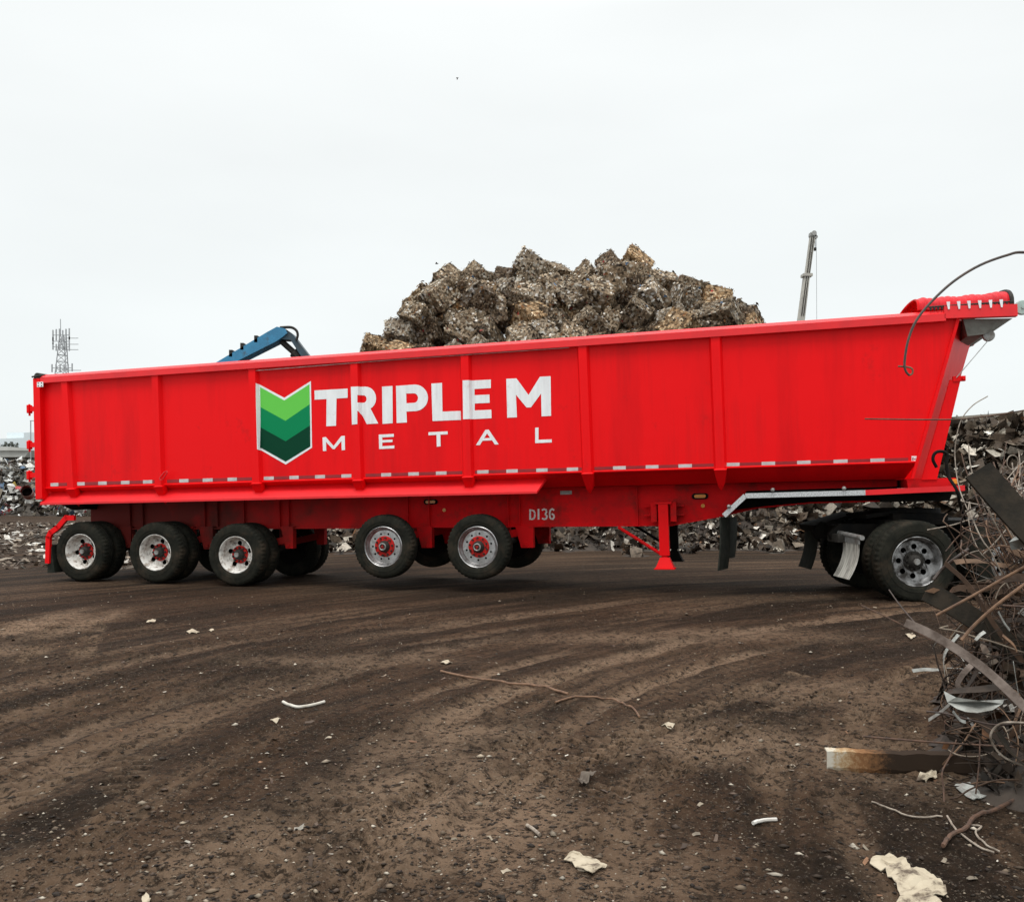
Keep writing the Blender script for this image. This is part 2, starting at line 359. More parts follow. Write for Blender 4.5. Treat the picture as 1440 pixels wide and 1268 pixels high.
def gnoise(vec, scale, stretch, detail=6, rough=0.6, lo=0.4, hi=0.6):
    mpn = n('ShaderNodeMapping'); mpn.inputs['Scale'].default_value = stretch; l(vec, mpn.inputs[0])
    a = n('ShaderNodeTexNoise'); a.inputs['Scale'].default_value = scale; a.inputs['Detail'].default_value = detail; a.inputs['Roughness'].default_value = rough; l(mpn.outputs[0], a.inputs[0])
    q = n('ShaderNodeMapRange'); q.inputs[1].default_value = lo; q.inputs[2].default_value = hi; l(a.outputs['Fac'], q.inputs[0]); return q.outputs[0]
def gmix(a, col, fac, k=1.0):
    x = n('ShaderNodeMix'); x.data_type = 'RGBA'
    if isinstance(a, tuple): x.inputs[6].default_value = (*a, 1)
    else: l(a, x.inputs[6])
    x.inputs[7].default_value = (*col, 1)
    if k != 1.0:
        mm = n('ShaderNodeMath'); mm.operation = 'MULTIPLY'; mm.inputs[1].default_value = k; l(fac, mm.inputs[0]); fac = mm.outputs[0]
    l(fac, x.inputs[0]); return x.outputs[2]
big = gnoise(tcn.outputs['Object'], 0.36, (1, 1, 1), 5, 0.6, 0.42, 0.60)
pat = gnoise(at_.outputs['Vector'], 1.0, (0.85, 0.26, 1), 6, 0.62, 0.50, 0.60)
swp = gnoise(at_.outputs['Vector'], 1.0, (1.9, 0.22, 1), 6, 0.62, 0.46, 0.57)
sw2 = gnoise(at_.outputs['Vector'], 1.0, (6.5, 0.55, 1), 6, 0.62, 0.47, 0.60)
fin = gnoise(tcn.outputs['Object'], 5.0, (1, 1, 1), 9, 0.75, 0.44, 0.58)
spk = gnoise(tcn.outputs['Object'], 55.0, (1, 1, 1), 4, 0.7, 0.59, 0.64)
spd = gnoise(tcn.outputs['Object'], 17.0, (1, 1, 1), 8, 0.8, 0.50, 0.57)
c = gmix((0.046, 0.0258, 0.0148), (0.076, 0.0455, 0.0275), big)
c = gmix(c, (0.115, 0.0735, 0.0465), pat, 0.7)
c = gmix(c, (0.013, 0.0085, 0.0054), swp, 0.92)
c = gmix(c, (0.014, 0.0090, 0.0056), sw2, 0.7)
pa = n('ShaderNodeAttribute'); pa.attribute_name = 'packed_tread_shade'
pn = gnoise(tcn.outputs['Object'], 3.0, (1, 1, 1), 9, 0.75, 0.32, 0.52)
pm = n('ShaderNodeMath'); pm.operation = 'MULTIPLY'; l(pa.outputs['Fac'], pm.inputs[0]); l(pn, pm.inputs[1])
c = gmix(c, (0.060, 0.0360, 0.0225), fin, 0.30)
c = gmix(c, (0.215, 0.144, 0.095), pm.outputs[0], 0.95)
c = gmix(c, (0.012, 0.0080, 0.0052), spd, 0.85)
c = gmix(c, (0.21, 0.175, 0.135), spk, 0.45)
l(c, p.inputs['Base Color'])
p.inputs['Roughness'].default_value = 0.85; p.inputs['Specular IOR Level'].default_value = 0.08
bnz = n('ShaderNodeTexNoise'); bnz.inputs['Scale'].default_value = 34; bnz.inputs['Detail'].default_value = 9; bnz.inputs['Roughness'].default_value = 0.75; l(tcn.outputs['Object'], bnz.inputs[0])
bn = n('ShaderNodeBump'); bn.inputs['Strength'].default_value = 0.9; bn.inputs['Distance'].default_value = 0.03; l(bnz.outputs['Fac'], bn.inputs['Height']); l(bn.outputs[0], p.inputs['Normal'])
ground.data.materials.append(m)

# ------------------------------------------------------------------ many small loose pieces in one mesh (for stuff only)
def scatter_mesh(name, pos, tang, nrm, length, width, bend, cols, material):
    """bent, ragged flakes: 2x3 vertices each"""
    k = len(pos); bi = np.cross(nrm, tang)
    V = np.empty((k, 6, 3)); idx = 0
    for a_, u in enumerate((-.5, 0, .5)):
        for v in (-.5, .5):
            jl = 1 + rng.uniform(-.35, .35, (k, 1)); jw = 1 + rng.uniform(-.45, .45, (k, 1))
            V[:, idx] = pos + tang * (u * length[:, None] * jl) + bi * (v * width[:, None] * jw) + nrm * ((bend * length)[:, None] * (0.5 if u == 0 else rng.uniform(-.5, .3, (k, 1))))
            idx += 1
    base = (np.arange(k) * 6)[:, None]
    F = np.concatenate([base + np.array([[0, 1, 3, 2]]), base + np.array([[2, 3, 5, 4]])], 1).reshape(-1, 4)
    me = bpy.data.meshes.new(name)
    me.vertices.add(k * 6); me.vertices.foreach_set('co', V.astype(np.float32).ravel())
    me.loops.add(F.size); me.loops.foreach_set('vertex_index', F.ravel().astype(np.int32))
    me.polygons.add(len(F)); me.polygons.foreach_set('loop_start', (np.arange(len(F)) * 4).astype(np.int32))
    me.update(calc_edges=True)
    a = me.attributes.new('tint', 'FLOAT_COLOR', 'FACE')
    c4 = np.ones((k, 2, 4), np.float32); c4[:, :, :3] = cols[:, None, :]; a.data.foreach_set('color', c4.ravel())
    me.materials.append(material)
    o = bpy.data.objects.new(name, me); COL.objects.link(o); return o
def rand_dirs(k, up=0.0):
    d = rng.normal(size=(k, 3)); d[:, 2] += up; return d / np.linalg.norm(d, axis=1, keepdims=True)
def palette(k, entries):
    w_ = np.array([e[0] for e in entries]); c_ = np.array([e[1] for e in entries])
    ii = rng.choice(len(entries), k, p=w_ / w_.sum())
    return c_[ii] * rng.uniform(0.65, 1.3, (k, 1))
def join_meshes(name, objs):
    """numpy join of tinted flake meshes with a base mesh"""
    bm = bmesh.new()
    mats = []
    for o in objs:
        off = len(mats)
        for mm in o.data.materials: mats.append(mm)
        n0 = len(bm.faces); bm.from_mesh(o.data); bm.faces.ensure_lookup_table()
        for f in bm.faces[n0:]: f.material_index = off + f.material_index
    me = bpy.data.meshes.new(name); bm.to_mesh(me); bm.free()
    for mm in mats: me.materials.append(mm)
    for o in objs:
        d = o.data; bpy.data.objects.remove(o); bpy.data.meshes.remove(d)
    o = bpy.data.objects.new(name, me); COL.objects.link(o); return o
FLAKE = tint_mat('scrap_flakes', rough=0.6, metal=0.05, spec=.2)
FLAKEG = tint_mat('scrap_shred', rough=0.6, metal=0.05, spec=.2)
DARKCORE = mat('heap_core', (0.020, 0.015, 0.011), (0.05, 0.036, 0.026), rough=0.9, scale=4)

def heap(name, hfun, x0, x1, y0, y1, nfl, size, pal, up=0.9, step=0.35):
    gx = np.arange(x0, x1 + step, step); gy = np.arange(y0, y1 + step, step)
    XX, YY = np.meshgrid(gx, gy); ZZ = hfun(XX, YY) + fbm(XX * 1.3, YY * 1.3, 3) * 0.25
    ny_, nx_ = XX.shape
    i = np.arange(ny_ - 1)[:, None] * nx_ + np.arange(nx_ - 1)[None, :]
    F = np.stack([i, i + 1, i + nx_ + 1, i + nx_], -1).reshape(-1, 4).tolist()
    core = link_mesh('core', np.stack([XX, YY, ZZ], -1).reshape(-1, 3), F, DARKCORE, fcol=np.tile([0.05, .04, .03, 1], (len(F), 1)))
    px_ = rng.uniform(x0, x1, nfl * 3); py_ = rng.uniform(y0, y1, nfl * 3)
    pz_ = hfun(px_, py_) + fbm(px_ * 1.3, py_ * 1.3, 3) * 0.25
    ok = np.where(pz_ > 0.02)[0][:nfl]; px_, py_, pz_ = px_[ok], py_[ok], pz_[ok]; k = len(px_)
    nr = rand_dirs(k, up); tg = np.cross(nr, rand_dirs(k)); tg /= np.linalg.norm(tg, axis=1, keepdims=True)
    L_ = size * np.minimum(rng.lognormal(-.1, 0.72, k), 3.2) * (1 + (.75 * sstep(6.5, 9.5, px_) if name == 'shredded_scrap' else 0)); W_ = L_ * rng.uniform(.25, .8, k)
    fl = scatter_mesh('flakes', np.stack([px_, py_, pz_ + L_ * 0.2], -1), tg, nr, L_, W_, rng.uniform(-.6, .6, k), palette(k, pal), FLAKE)
    return join_meshes(name, [core, fl])

def sstep(a, b, v):
    t = np.clip((v - a) / (b - a), 0, 1); return t * t * (3 - 2 * t)
PAL_SHRED = [(6, (0.022, 0.016, 0.011)), (4, (0.065, 0.046, 0.031)), (3, (0.14, 0.11, 0.08)), (2.0, (0.38, 0.34, 0.28)), (1.1, (0.62, 0.58, 0.51)), (0.5, (0.14, 0.075, 0.04))]
# heap of shredded metal along the far edge of the yard, seen under and to the right of the trailer
def h_shred(x, y):
    edge = 24.2 + 1.2 * vnoise(x * 0.25, x * 0 + 3.3) - 0.06 * (x - 2)
    rise = sstep(0, 6.5, y - edge)
    top = 2.9 + 0.75 * sstep(6, 13, x) + 0.5 * vnoise(x * .4, y * .4)
    return rise * top * sstep(-7.2, -3.5, x) * sstep(0, 4.0, 34 - y) - 0.06
tag(heap('shredded_scrap', h_shred, -8, 27, 22.5, 34, 60000, 0.115, PAL_SHRED), 'long heap of shredded brown and grey metal scrap behind the trailer wheels', 'scrap heap', kind='stuff')
# mixed light scrap far on the left
PAL_TRASH = [(2.5, (0.06, 0.05, 0.04)), (3, (0.17, 0.145, 0.11)), (3, (0.45, 0.44, 0.41)), (2.4, (0.72, 0.72, 0.70)), (0.5, (0.30, 0.05, 0.05)), (0.15, (0.30, 0.22, 0.05)), (.3, (.10, .16, .24))]
def h_trash(x, y):
    return sstep(0, 4, y - 57) * sstep(0, 5, 72 - y) * (3.1 + 0.9 * vnoise(x * .3, y * .3)) * sstep(-16, -25, x) - 0.05
tag(heap('mixed_scrap', h_trash, -52, -15, 56.5, 72, 26000, 0.24, PAL_TRASH, step=0.7), 'distant pile of mixed white, grey and coloured scrap at the left edge', 'scrap heap', kind='stuff')
# litter trampled into the mud on the left
k = 2200
lx = rng.uniform(-1, 1, k); ly = rng.uniform(19, 46, k); lx = -ly * rng.uniform(0.36, 0.60, k)
nr = rand_dirs(k, 3.0); tg = np.cross(nr, rand_dirs(k)); tg /= np.linalg.norm(tg, axis=1, keepdims=True)
Ls = 0.13 * np.minimum(rng.lognormal(0, .6, k), 2.5)
tag(scatter_mesh('trampled_litter', np.stack([lx, ly, ground_z(lx, ly) + 0.02], -1), tg, nr, Ls, Ls * rng.uniform(.2, .6, k), rng.uniform(-.15, .15, k), palette(k, [(2, (.26, .21, .16)), (1.2, (.5, .47, .42)), (3, (.10, .075, .055))]), FLAKE),
    'pale litter trampled into the mud behind the trailer tail', 'litter', kind='stuff')

# stones and clods on the yard
def pebbles(name, k, pal, smin, smax, ymin, ymax, flat=0.6, clus=0.0):
    t_ = np.array([(0, 0, 1), (.9, 0, .1), (0.28, .85, .05), (-.73, .53, .1), (-.73, -.53, .05), (.28, -.85, .1), (0, 0, -.5)], float)
    tri = [(0, 1, 2), (0, 2, 3), (0, 3, 4), (0, 4, 5), (0, 5, 1), (6, 2, 1), (6, 3, 2), (6, 4, 3), (6, 5, 4), (6, 1, 5)]
    y = np.exp(rng.uniform(math.log(ymin), math.log(ymax), k * 3)); x = rng.uniform(-.62, .62, k * 3) * y
    keep = (fbm(x * .5 + 9, y * .5, 3) + rng.uniform(-.5, .5, k * 3)) > clus
    x, y = x[keep][:k], y[keep][:k]; k = len(x)
    s = np.clip(smin * rng.lognormal(0, .55, k), smin * .4, smax)
    V = np.repeat(t_[None], k, 0) * (1 + rng.uniform(-.3, .3, (k, 7, 3))) * s[:, None, None]
    V[:, :, 2] *= flat
    a = rng.uniform(0, 6.28, k); ca, sa = np.cos(a)[:, None], np.sin(a)[:, None]
    st = 1 + rng.uniform(0, .8, (k, 1))
    vx, vy = V[:, :, 0] * st, V[:, :, 1].copy()
    V[:, :, 0] = vx * ca - vy * sa + x[:, None]; V[:, :, 1] = vx * sa + vy * ca + y[:, None]
    V[:, :, 2] += (ground_z(x, y) + s * flat * .25)[:, None]
    F = ((np.arange(k) * 7)[:, None, None] + np.array(tri)[None]).reshape(-1, 3)
    me = bpy.data.meshes.new(name); me.vertices.add(k * 7); me.vertices.foreach_set('co', V.astype(np.float32).ravel())
    me.loops.add(F.size); me.loops.foreach_set('vertex_index', F.ravel().astype(np.int32))
    me.polygons.add(len(F)); me.polygons.foreach_set('loop_start', (np.arange(len(F)) * 3).astype(np.int32)); me.update(calc_edges=True)
    c4 = np.ones((k, 10, 4), np.float32); c4[:, :, :3] = palette(k, pal)[:, None, :]
    me.attributes.new('tint', 'FLOAT_COLOR', 'FACE').data.foreach_set('color', c4.ravel())
    me.materials.append(STONE)
    o = bpy.data.objects.new(name, me); COL.objects.link(o); return o
STONE = tint_mat('stones', rough=0.8, spec=0.3)
tag(pebbles('gravel', 7500, [(3, (.13, .095, .065)), (2.2, (.24, .195, .145)), (.7, (.42, .37, .30)), (2, (.08, .055, .04))], 0.0055, 0.022, 2.6, 15, clus=0.05),
    'small pale stones scattered over the mud', 'gravel', kind='stuff')
tag(pebbles('mud_clods', 11000, [(3, (.020, .0135, .009)), (2, (.042, .028, .018))], 0.0055, 0.020, 2.6, 12, flat=.5, clus=0.10),
    'dark crumbled clods of mud along the tyre tracks', 'mud clods', kind='stuff')
k = 750
ly = np.exp(rng.uniform(math.log(2.8), math.log(14), k)); lx = ly * rng.uniform(-.6, .6, k)
nr = rand_dirs(k, 3.5); tg = np.cross(nr, rand_dirs(k)); tg /= np.linalg.norm(tg, axis=1, keepdims=True)
Ls = np.clip(0.020 * rng.lognormal(0, .6, k), .008, .055)
tag(scatter_mesh('scrap_chips', np.stack([lx, ly, ground_z(lx, ly) + 0.007], -1), tg, nr, Ls, Ls * rng.uniform(.15, .6, k), rng.uniform(-.2, .2, k), palette(k, [(2, (.24, .20, .15)), (.8, (.45, .41, .35)), (3, (.08, .055, .04)), (1, (.17, .09, .05))]), FLAKE),
    'tiny chips of metal and plastic strewn on the mud', 'litter', kind='stuff')

# ------------------------------------------------------------------ dump trailer
YAW, PITCH, Z0 = R(15), R(1.5), 14.4
def side_z(px): return Z0 / (1 + math.tan(YAW) * (px - CX) / FPX)
zr = side_z(62)
TM = Matrix.Translation(((62 - CX) / FPX * zr, zr, 0)) @ Matrix.Rotation(-YAW, 4, 'Z') @ Matrix.Rotation(-PITCH, 4, 'Y')
TMI = TM.inverted()
_co = TMI @ Vector((0, 0, CAMH))
def L(px, py, off=0.0):                 # where the sight line through a photo pixel meets the trailer's lengthwise plane y = off
    d = TMI.to_3x3() @ Vector(((px - CX) / FPX, 1, (HOR - py) / FPX))
    k = (off - _co.y) / d.y; q = _co + d * k
    return Vector((q.x, off, q.z))
def lerp_line(p, q):
    return lambda s: p.z + (q.z - p.z) * (s - p.x) / (q.x - p.x)
W = 2.55
trailer = empty('dump_trailer'); trailer.matrix_world = TM
tag(trailer, 'long red five-axle dump trailer with white lettering and a green chevron shield', 'trailer')
A = L(62, 526, -.1); B = L(1352, 433.5, -.1)
rail_top = lerp_line(A, B)
A2 = L(70, 686.5); B2 = L(1290, 649.5); seam = lerp_line(A2, B2)
s0 = L(63, 600).x; s_ft = L(1347, 450).x; s_fb = L(1290, 650).x
RH = 0.155
def RZ(s): return rail_top(s) - RH
fw = lambda z: s_fb + (s_ft - s_fb) * (z - seam(s_fb)) / (RZ(s_ft) - seam(s_fb))      # front edge of the side wall
def wall(y, th, name):
    b = MB(); lo = [(s0, y, seam(s0)), (s_fb, y, seam(s_fb)), (s_ft, y, RZ(s_ft) + .05), (s0, y, RZ(s0) + .05)]
    b.prism(lo, (0, th, 0)); return b.build(name, RED, trailer)
wall(0, .05, 'side_wall'); wall(W - .05, .05, 'side_wall')
# inclined belly below the seam
bz = lerp_line(L(600, 689, .30), L(1200, 675, .30))
for sg, y0 in ((1, 0), (-1, W)):
    b = MB(); s1 = s_fb - .12
    y1 = y0 + sg * .36
    q = [Vector((s0, y0, seam(s0) - .005)), Vector((s_fb - .005, y0, seam(s_fb) - .005)), Vector((s1, y1, bz(s1))), Vector((s0, y1, bz(s0)))]
    b.prism(q, (0, sg * .04, .0)); b.tube([Vector((s0, y0 - sg * .012, seam(s0))), Vector((s_fb, y0 - sg * .012, seam(s_fb)))], .016, 6)
    b.build('belly_panel', RED, trailer)
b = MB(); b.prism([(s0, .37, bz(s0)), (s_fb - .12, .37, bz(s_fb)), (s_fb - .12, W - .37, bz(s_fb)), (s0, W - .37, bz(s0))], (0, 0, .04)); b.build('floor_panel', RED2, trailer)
# top rails
for sg, y0 in ((1, 0), (-1, W)):
    pr = [(.06, -RH), (-.10, -RH), (-.10, -.055), (-.02, 0), (.06, 0)]
    s1 = L(1330, 440, -.1).x
    b = MB(); V = [Vector((s, y0 + sg * a, rail_top(s) + z)) for s in (s0 - .02, s1) for a, z in pr]; m_ = len(pr)
    b.add(V, [tuple(range(m_))[::-1], tuple(range(m_, 2 * m_))] + [(i, (i + 1) % m_, m_ + (i + 1) % m_, m_ + i) for i in range(m_)])
    b.build('top_rail', RED3, trailer)
b = MB()
cab = [L(px, y, -.085) for px, y in ((360, 521.2), (420, 516.5), (560, 505.5), (640, 500), (720, 494.5), (800, 489))]
b.tube(cab, .0045, 5); b.build('tarp_rope', STEEL, trailer)
# ribs
RIBS = [((94, 538), (103, 683)), ((221, 528), (226, 678)), ((357, 520), (363, 674)), ((500, 510), (505, 670)), ((655, 499), (659, 666)), ((820, 488), (827, 661)), ((1006, 475), (1013, 656))]
RIBL = []
WB, WT, RB = .095, .062, .075
for (tx, ty), (bx, by) in RIBS:
    t_, q_ = L(tx, ty), L(bx, by); zt, zb = RZ(t_.x) + .01, seam(q_.x) - .01
    RIBL.append((t_, q_))
    b = MB(); V = []
    for s, z, k in ((t_.x, zt, 1.0), (q_.x, zb, 1.0)):
        V += [(s - WB, -.001, z), (s - WT, -RB, z), (s + WT, -RB, z), (s + WB, -.001, z)]
    s, z = q_.x, zb                      # foot: follows the belly inwards and ends in a point
    V += [(s - WB, .015, z), (s - WT - .03, -RB - .02, z - .02), (s + WT + .03, -RB - .02, z - .02), (s + WB, .015, z),
          (s - WT, .18, z - .20), (s - WT * .7, .06, z - .25), (s + WT * .7, .06, z - .25), (s + WT, .18, z - .20), (s, .13, z - .33)]
    F = [(0, 1, 5, 4), (1, 2, 6, 5), (2, 3, 7, 6), (0, 3, 2, 1), (8, 9, 13, 12), (9, 10, 14, 13), (10, 11, 15, 14), (4, 5, 9, 8), (5, 6, 10, 9), (6, 7, 11, 10), (12, 13, 16), (13, 14, 16), (14, 15, 16), (8, 12, 15, 11)]
    b.add(V, F); b.build('rib', RED, trailer)
def rib_out(s, z):
    h = 0
    for t_, q_ in RIBL:
        sc = q_.x + (t_.x - q_.x) * (z - q_.z) / (t_.z - q_.z); d = abs(s - sc)
        h = max(h, RB * min(1, max(0, (WB - d) / (WB - WT))))
    return h
# front bulkhead, raked forward
b = MB()
def FP(px, py, off): return L(px, py, off)
z_t = RZ(s_ft) + .04; z_b = bz(s_fb)
fsl = (s_ft - s_fb) / (RZ(s_ft) - seam(s_fb))
fx = lambda z: s_fb + (z - seam(s_fb)) * fsl
for (ya, yb) in ((-.05, .0), (W, W + .05)):     # flanges
    b.prism([(fx(z_b) - .03, ya, z_b), (fx(z_b) + .012, ya, z_b), (fx(z_t) + .012, ya, z_t), (fx(z_t) - .03, ya, z_t)], (0, yb - ya, 0))
for q0, q1 in (((0, .001), (.44, 1.2)), ((.44, 1.2), (.44, W - 1.2)), ((.44, W - 1.2), (0, W - .001))):
    b.add([(fx(z_b) + q0[0], q0[1], z_b), (fx(z_b) + q1[0], q1[1], z_b), (fx(z_t) + q1[0], q1[1], z_t), (fx(z_t) + q0[0], q0[1], z_t)], [(0, 1, 2, 3)])
b.build('front_wall', RED, trailer)
b = MB(); zq = z_b + (z_t - z_b) * .62
b.prism([(fx(z_b) + .13, .10, z_b - .02), (fx(z_b) + .33, .10, z_b - .02), (fx(zq) + .27, .10, zq), (fx(zq) + .13, .10, zq)], (0, .05, 0))
b.box((fx(zq) + .25, .12, zq + .01), (.16, .07, .07)); b.tube([(fx(zq) + .30, .04, zq + .01), (fx(zq) + .30, .19, zq + .01)], .022, 8)
b.build('front_brace', RED, trailer)
# tailgate and corner post
zt_, zb_ = RZ(s0) + .10, L(60, 702, -.1).z
b = MB(); b.box((s0 - .075, -.02, (zt_ + zb_) / 2), (.15, .16, zt_ - zb_), bev=.012)
b.box((s0 - .02, -.10, (zt_ + zb_) / 2), (.05, .02, zt_ - zb_ - .05)); b.build('corner_post', RED, trailer)
b = MB(); b.box((s0 - .075, W + .02, (zt_ + zb_) / 2), (.15, .16, zt_ - zb_), bev=.012); b.build('corner_post', RED, trailer)
b = MB(); b.prism([(s0 - .16, .06, zb_), (s0 - .04, .06, zb_), (s0 - .04, .06, zt_ - .05), (s0 - .16, .06, zt_ - .05)], (0, W - .12, 0))
for k in range(5): b.box((s0 - .19, W / 2, zb_ + .2 + k * .42), (.06, W - .3, .1))
gate = b.build('tailgate', RED, trailer)
b = MB(); zl = L(60, 718, .2).z
b.prism([(s0 - .02, .10, zb_), (s0 + .55, .12, zb_ + .02), (s0 + .48, .45, zl), (s0 + .16, .45, zl)], (0, W - .3, 0)); b.build('rear_apron', BLACK, trailer)
for py in (575, 625.5, 668):
    c_ = L(46, py, -.05); b = MB()
    b.box((c_.x, -.05, c_.z), (.17, .05, .085)); b.box((c_.x - .07, -.05, c_.z), (.05, .10, .15), bev=.01)
    b.tube([(c_.x - .07, -.05, c_.z - .12), (c_.x - .07, -.05, c_.z + .09)], .018, 8)
    b.build('hinge', RED, gate)
b = MB(); c_ = L(55, 530, -.05)
b.tube([(c_.x, -.10, c_.z), (c_.x, .25, c_.z)], .07, 12); b.box((c_.x + .02, -.03, c_.z - .03), (.2, .04, .12)); b.tube([(c_.x - .1, -.11, c_.z), (c_.x + .14, -.11, c_.z + .02)], .015, 6)
b.build('tarp_roller', DARKSTEEL, trailer)
b = MB(); c_ = L(56.5, 540.5, -.106)
b.box(c_, (.13, .012, .09), mi=0)
for dx in (-.035, .035):
    for dz in (-.025, .025): b.box((c_.x + dx, c_.y - .007, c_.z + dz), (.02, .006, .018), mi=1)
b.build('roller_plate', [WHITEP, BLACK], trailer)
# skirt above the rear wheels
sk0, sk1 = s0 - .05, L(768, 672, .12).x
so = lerp_line(L(66, 707, -.10), L(755, 690.5, -.10)); si = lerp_line(L(70, 690, .17), L(766, 671, .17))
se = L(755, 691, -.10).x
b = MB()
V = [(sk0, .17, si(sk0)), (sk1, .17, si(sk1)), (se, -.10, so(se)), (sk0, -.10, so(sk0)), (se, -.10, so(se) - .035), (sk0, -.10, so(sk0) - .035), (sk1, .17, si(sk1) - .05), (sk0, .17, si(sk0) - .05)]
b.add(V, [(0, 3, 2, 1), (3, 5, 4, 2), (5, 7, 6, 4), (7, 0, 1, 6), (1, 2, 4, 6), (0, 7, 5, 3)])
b.build('skirt', RED3, trailer)
# chassis beams
FO = .72
top = lambda s: bz(s) + .0
fpts = [L(128, 743, FO), L(450, 741.5, FO), L(945, 737.5, FO), L(1018, 724, FO), L(1065, 713, FO), L(1140, 706, FO), L(1262, 703, FO)]
loop = [Vector((p_.x, FO, p_.z)) for p_ in fpts]
loop = loop + [Vector((fpts[-1].x, FO, top(fpts[-1].x) - .005)), Vector((fpts[0].x, FO, top(fpts[0].x) - .005))]
for y0 in (FO, W - FO):
    b = MB(); b.prism([Vector((p_.x, y0, p_.z)) for p_ in loop], (0, .02, 0))
    for i in range(len(fpts) - 1):        # lower flange
        p_, q_ = fpts[i], fpts[i + 1]
        b.prism([(p_.x, y0 - .07, p_.z - .018), (q_.x, y0 - .07, q_.z - .018), (q_.x, y0 - .07, q_.z), (p_.x, y0 - .07, p_.z)], (0, .16, 0))
    for px in (185, 203, 290, 308, 345, 395, 408, 575, 605, 716, 732, 897):
        s = L(px, 725, FO).x; zz = L(px, 740, FO).z
        b.box((s, y0 - .03, (zz + top(s)) / 2), (.014, .06, top(s) - zz))
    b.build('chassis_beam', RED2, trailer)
b = MB()
for px in (200, 340, 480, 620, 760, 900, 1040, 1180):
    s = L(px, 720, FO).x; b.box((s, W / 2, top(s) - .12), (.08, W - 2 * FO - .04, .16))
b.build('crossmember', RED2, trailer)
# wheels ---------------------------------------------------------
def circ(r, n_, cx=0, cy=0): return [(cx + r * math.cos(2 * math.pi * i / n_), cy + r * math.sin(2 * math.pi * i / n_)) for i in range(n_)]
def make_wheel(RT, kind, parent):
    """outer face at y = 0 looking along -y, tyre 0.28 wide; returns the wheel (rim mesh with tyre and hub children)"""
    k = RT / .525; rl = (.308 if kind == 'dish' else .327 if kind == 'alloy' else .318) * k
    prof = [(rl, .04), (rl + .012, .016), (rl + .028, .009), (rl + .030, .004), (rl + .05, .001), (rl + .075, -.002), (rl + .077, -.006), (rl + .083, -.006), (rl + .085, -.002), (rl + .115, -.002), (RT - .055, .004), (RT - .053, .010), (RT - .04, .010), (RT - .018, .026), (RT - .004, .045), (RT, .06), (RT, .105), (RT - .013, .108), (RT - .013, .118), (RT, .121),
            (RT, .16), (RT - .013, .163), (RT - .013, .173), (RT, .176), (RT, .225), (RT - .018, .254), (RT - .05, .272), (rl + .05, .28), (rl, .25)]
    deep = {'dish': .175, 'alloy': .095, 'tractor': .15}[kind]
    metal = {'dish': WHEELW, 'alloy': ALU, 'tractor': DULLALU}[kind]
    rim = MB()
    rb = rl - .028
    rim.lathe([(rl, .24), (rl + .006, .04), (rl + .006, .022), (rl - .004, .016), (rl - .012, .022), (rl - .020, .045), (rb - .004, .07), (rb - .010, deep - .03), (rb - .03, deep)], 64)
    holes = {'dish': (5, .042, .190), 'alloy': (10, .0175, .212), 'tractor': (8, .036, .19)}[kind]
    loops = [circ(rb - .03, 48)] + [circ(holes[1] * k, 14, holes[2] * k * math.cos(a), holes[2] * k * math.sin(a)) for a in [2 * math.pi * (i + .3) / holes[0] for i in range(holes[0])]]
    rim.disc(loops, lambda x, z: Vector((x, deep + .02 * (math.hypot(x, z) < .17), z)))
    wheel = rim.build('wheel', metal, parent, smooth=True)
    ty = MB(); ty.lathe(prof, 192, rfun=lambda i, kk, r: r - (.013 if (kk % 4 < 2 and i in (14, 15)) or (kk % 4 >= 2 and i in (25, 26)) else .007 if kk % 4 < 2 and i in (13, 12) else 0))
    tyo = ty.build('tyre', RUBBER, wheel, smooth=True)
    inner = MB(); inner.lathe([(rl, .26), (.02, .26)], 32); inner.build('brake_drum', BLACK, wheel)
    hb = MB()
    rh = {'alloy': .172, 'dish': .148, 'tractor': .13}[kind] * k
    hb.lathe([(rh, deep + .01), (rh, deep - .012), (rh - .008, deep - .02), (.098 * k, deep - .022)], 40, mi=0)
    hb.lathe([(.098 * k, deep - .022), (.09 * k, deep - .055), (.075 * k, deep - .08), (.055 * k, deep - .10), (.0001, deep - .10)], 40, mi=1)
    for i in range(10):
        a = 2 * math.pi * (i + .5) / 10; rr = rh - .028
        hb.tube([(rr * math.cos(a), deep - .018, rr * math.sin(a)), (rr * math.cos(a), deep - .055, rr * math.sin(a))], .0155, 6, mi=1)
    if kind == 'alloy':
        hb.lathe([(.062 * k, deep - .09), (.062 * k, deep - .108), (.05 * k, deep - .112), (.042 * k, deep - .106)], 28, mi=2)
        hb.prism([(-.03, deep - .108, -.018), (.03, deep - .108, -.018), (0, deep - .108, .034)], (0, -.004, 0), mi=0)
    else:
        hb.lathe([(.04 * k, deep - .10), (.04 * k, deep - .13), (.0001, deep - .13)], 20, mi=2)
    hb.build('hub', [REDHUB if kind != 'tractor' else DARKSTEEL, DARKSTEEL, STEEL], wheel, smooth=True)
    return wheel
def put_wheel(proto, x, y, z, flip=False, spin=0.0, first=False):
    wh = proto if first else copy_tree(proto, proto.parent)
    wh.location = (x, y, z); wh.rotation_euler = (0, spin, math.pi if flip else 0); return wh
RTW = .532
dish = make_wheel(RTW, 'dish', trailer); alloy = make_wheel(.520, 'alloy', trailer)
WY = .0
axle_pts = []
for j, (px, py) in enumerate(((111.8, 775.6), (216.9, 776.9), (330, 780.2))):
    c_ = L(px, py, WY); axle_pts.append((c_.x, c_.z))
    for q, (y, fl) in enumerate(((WY, False), (WY + .34, False), (W - .34, True), (W, True))):
        put_wheel(dish, c_.x, y, c_.z, fl, random.uniform(0, 6.28) if q else (0.9, 0.3, 0.05)[j], first=(j == 0 and q == 0))
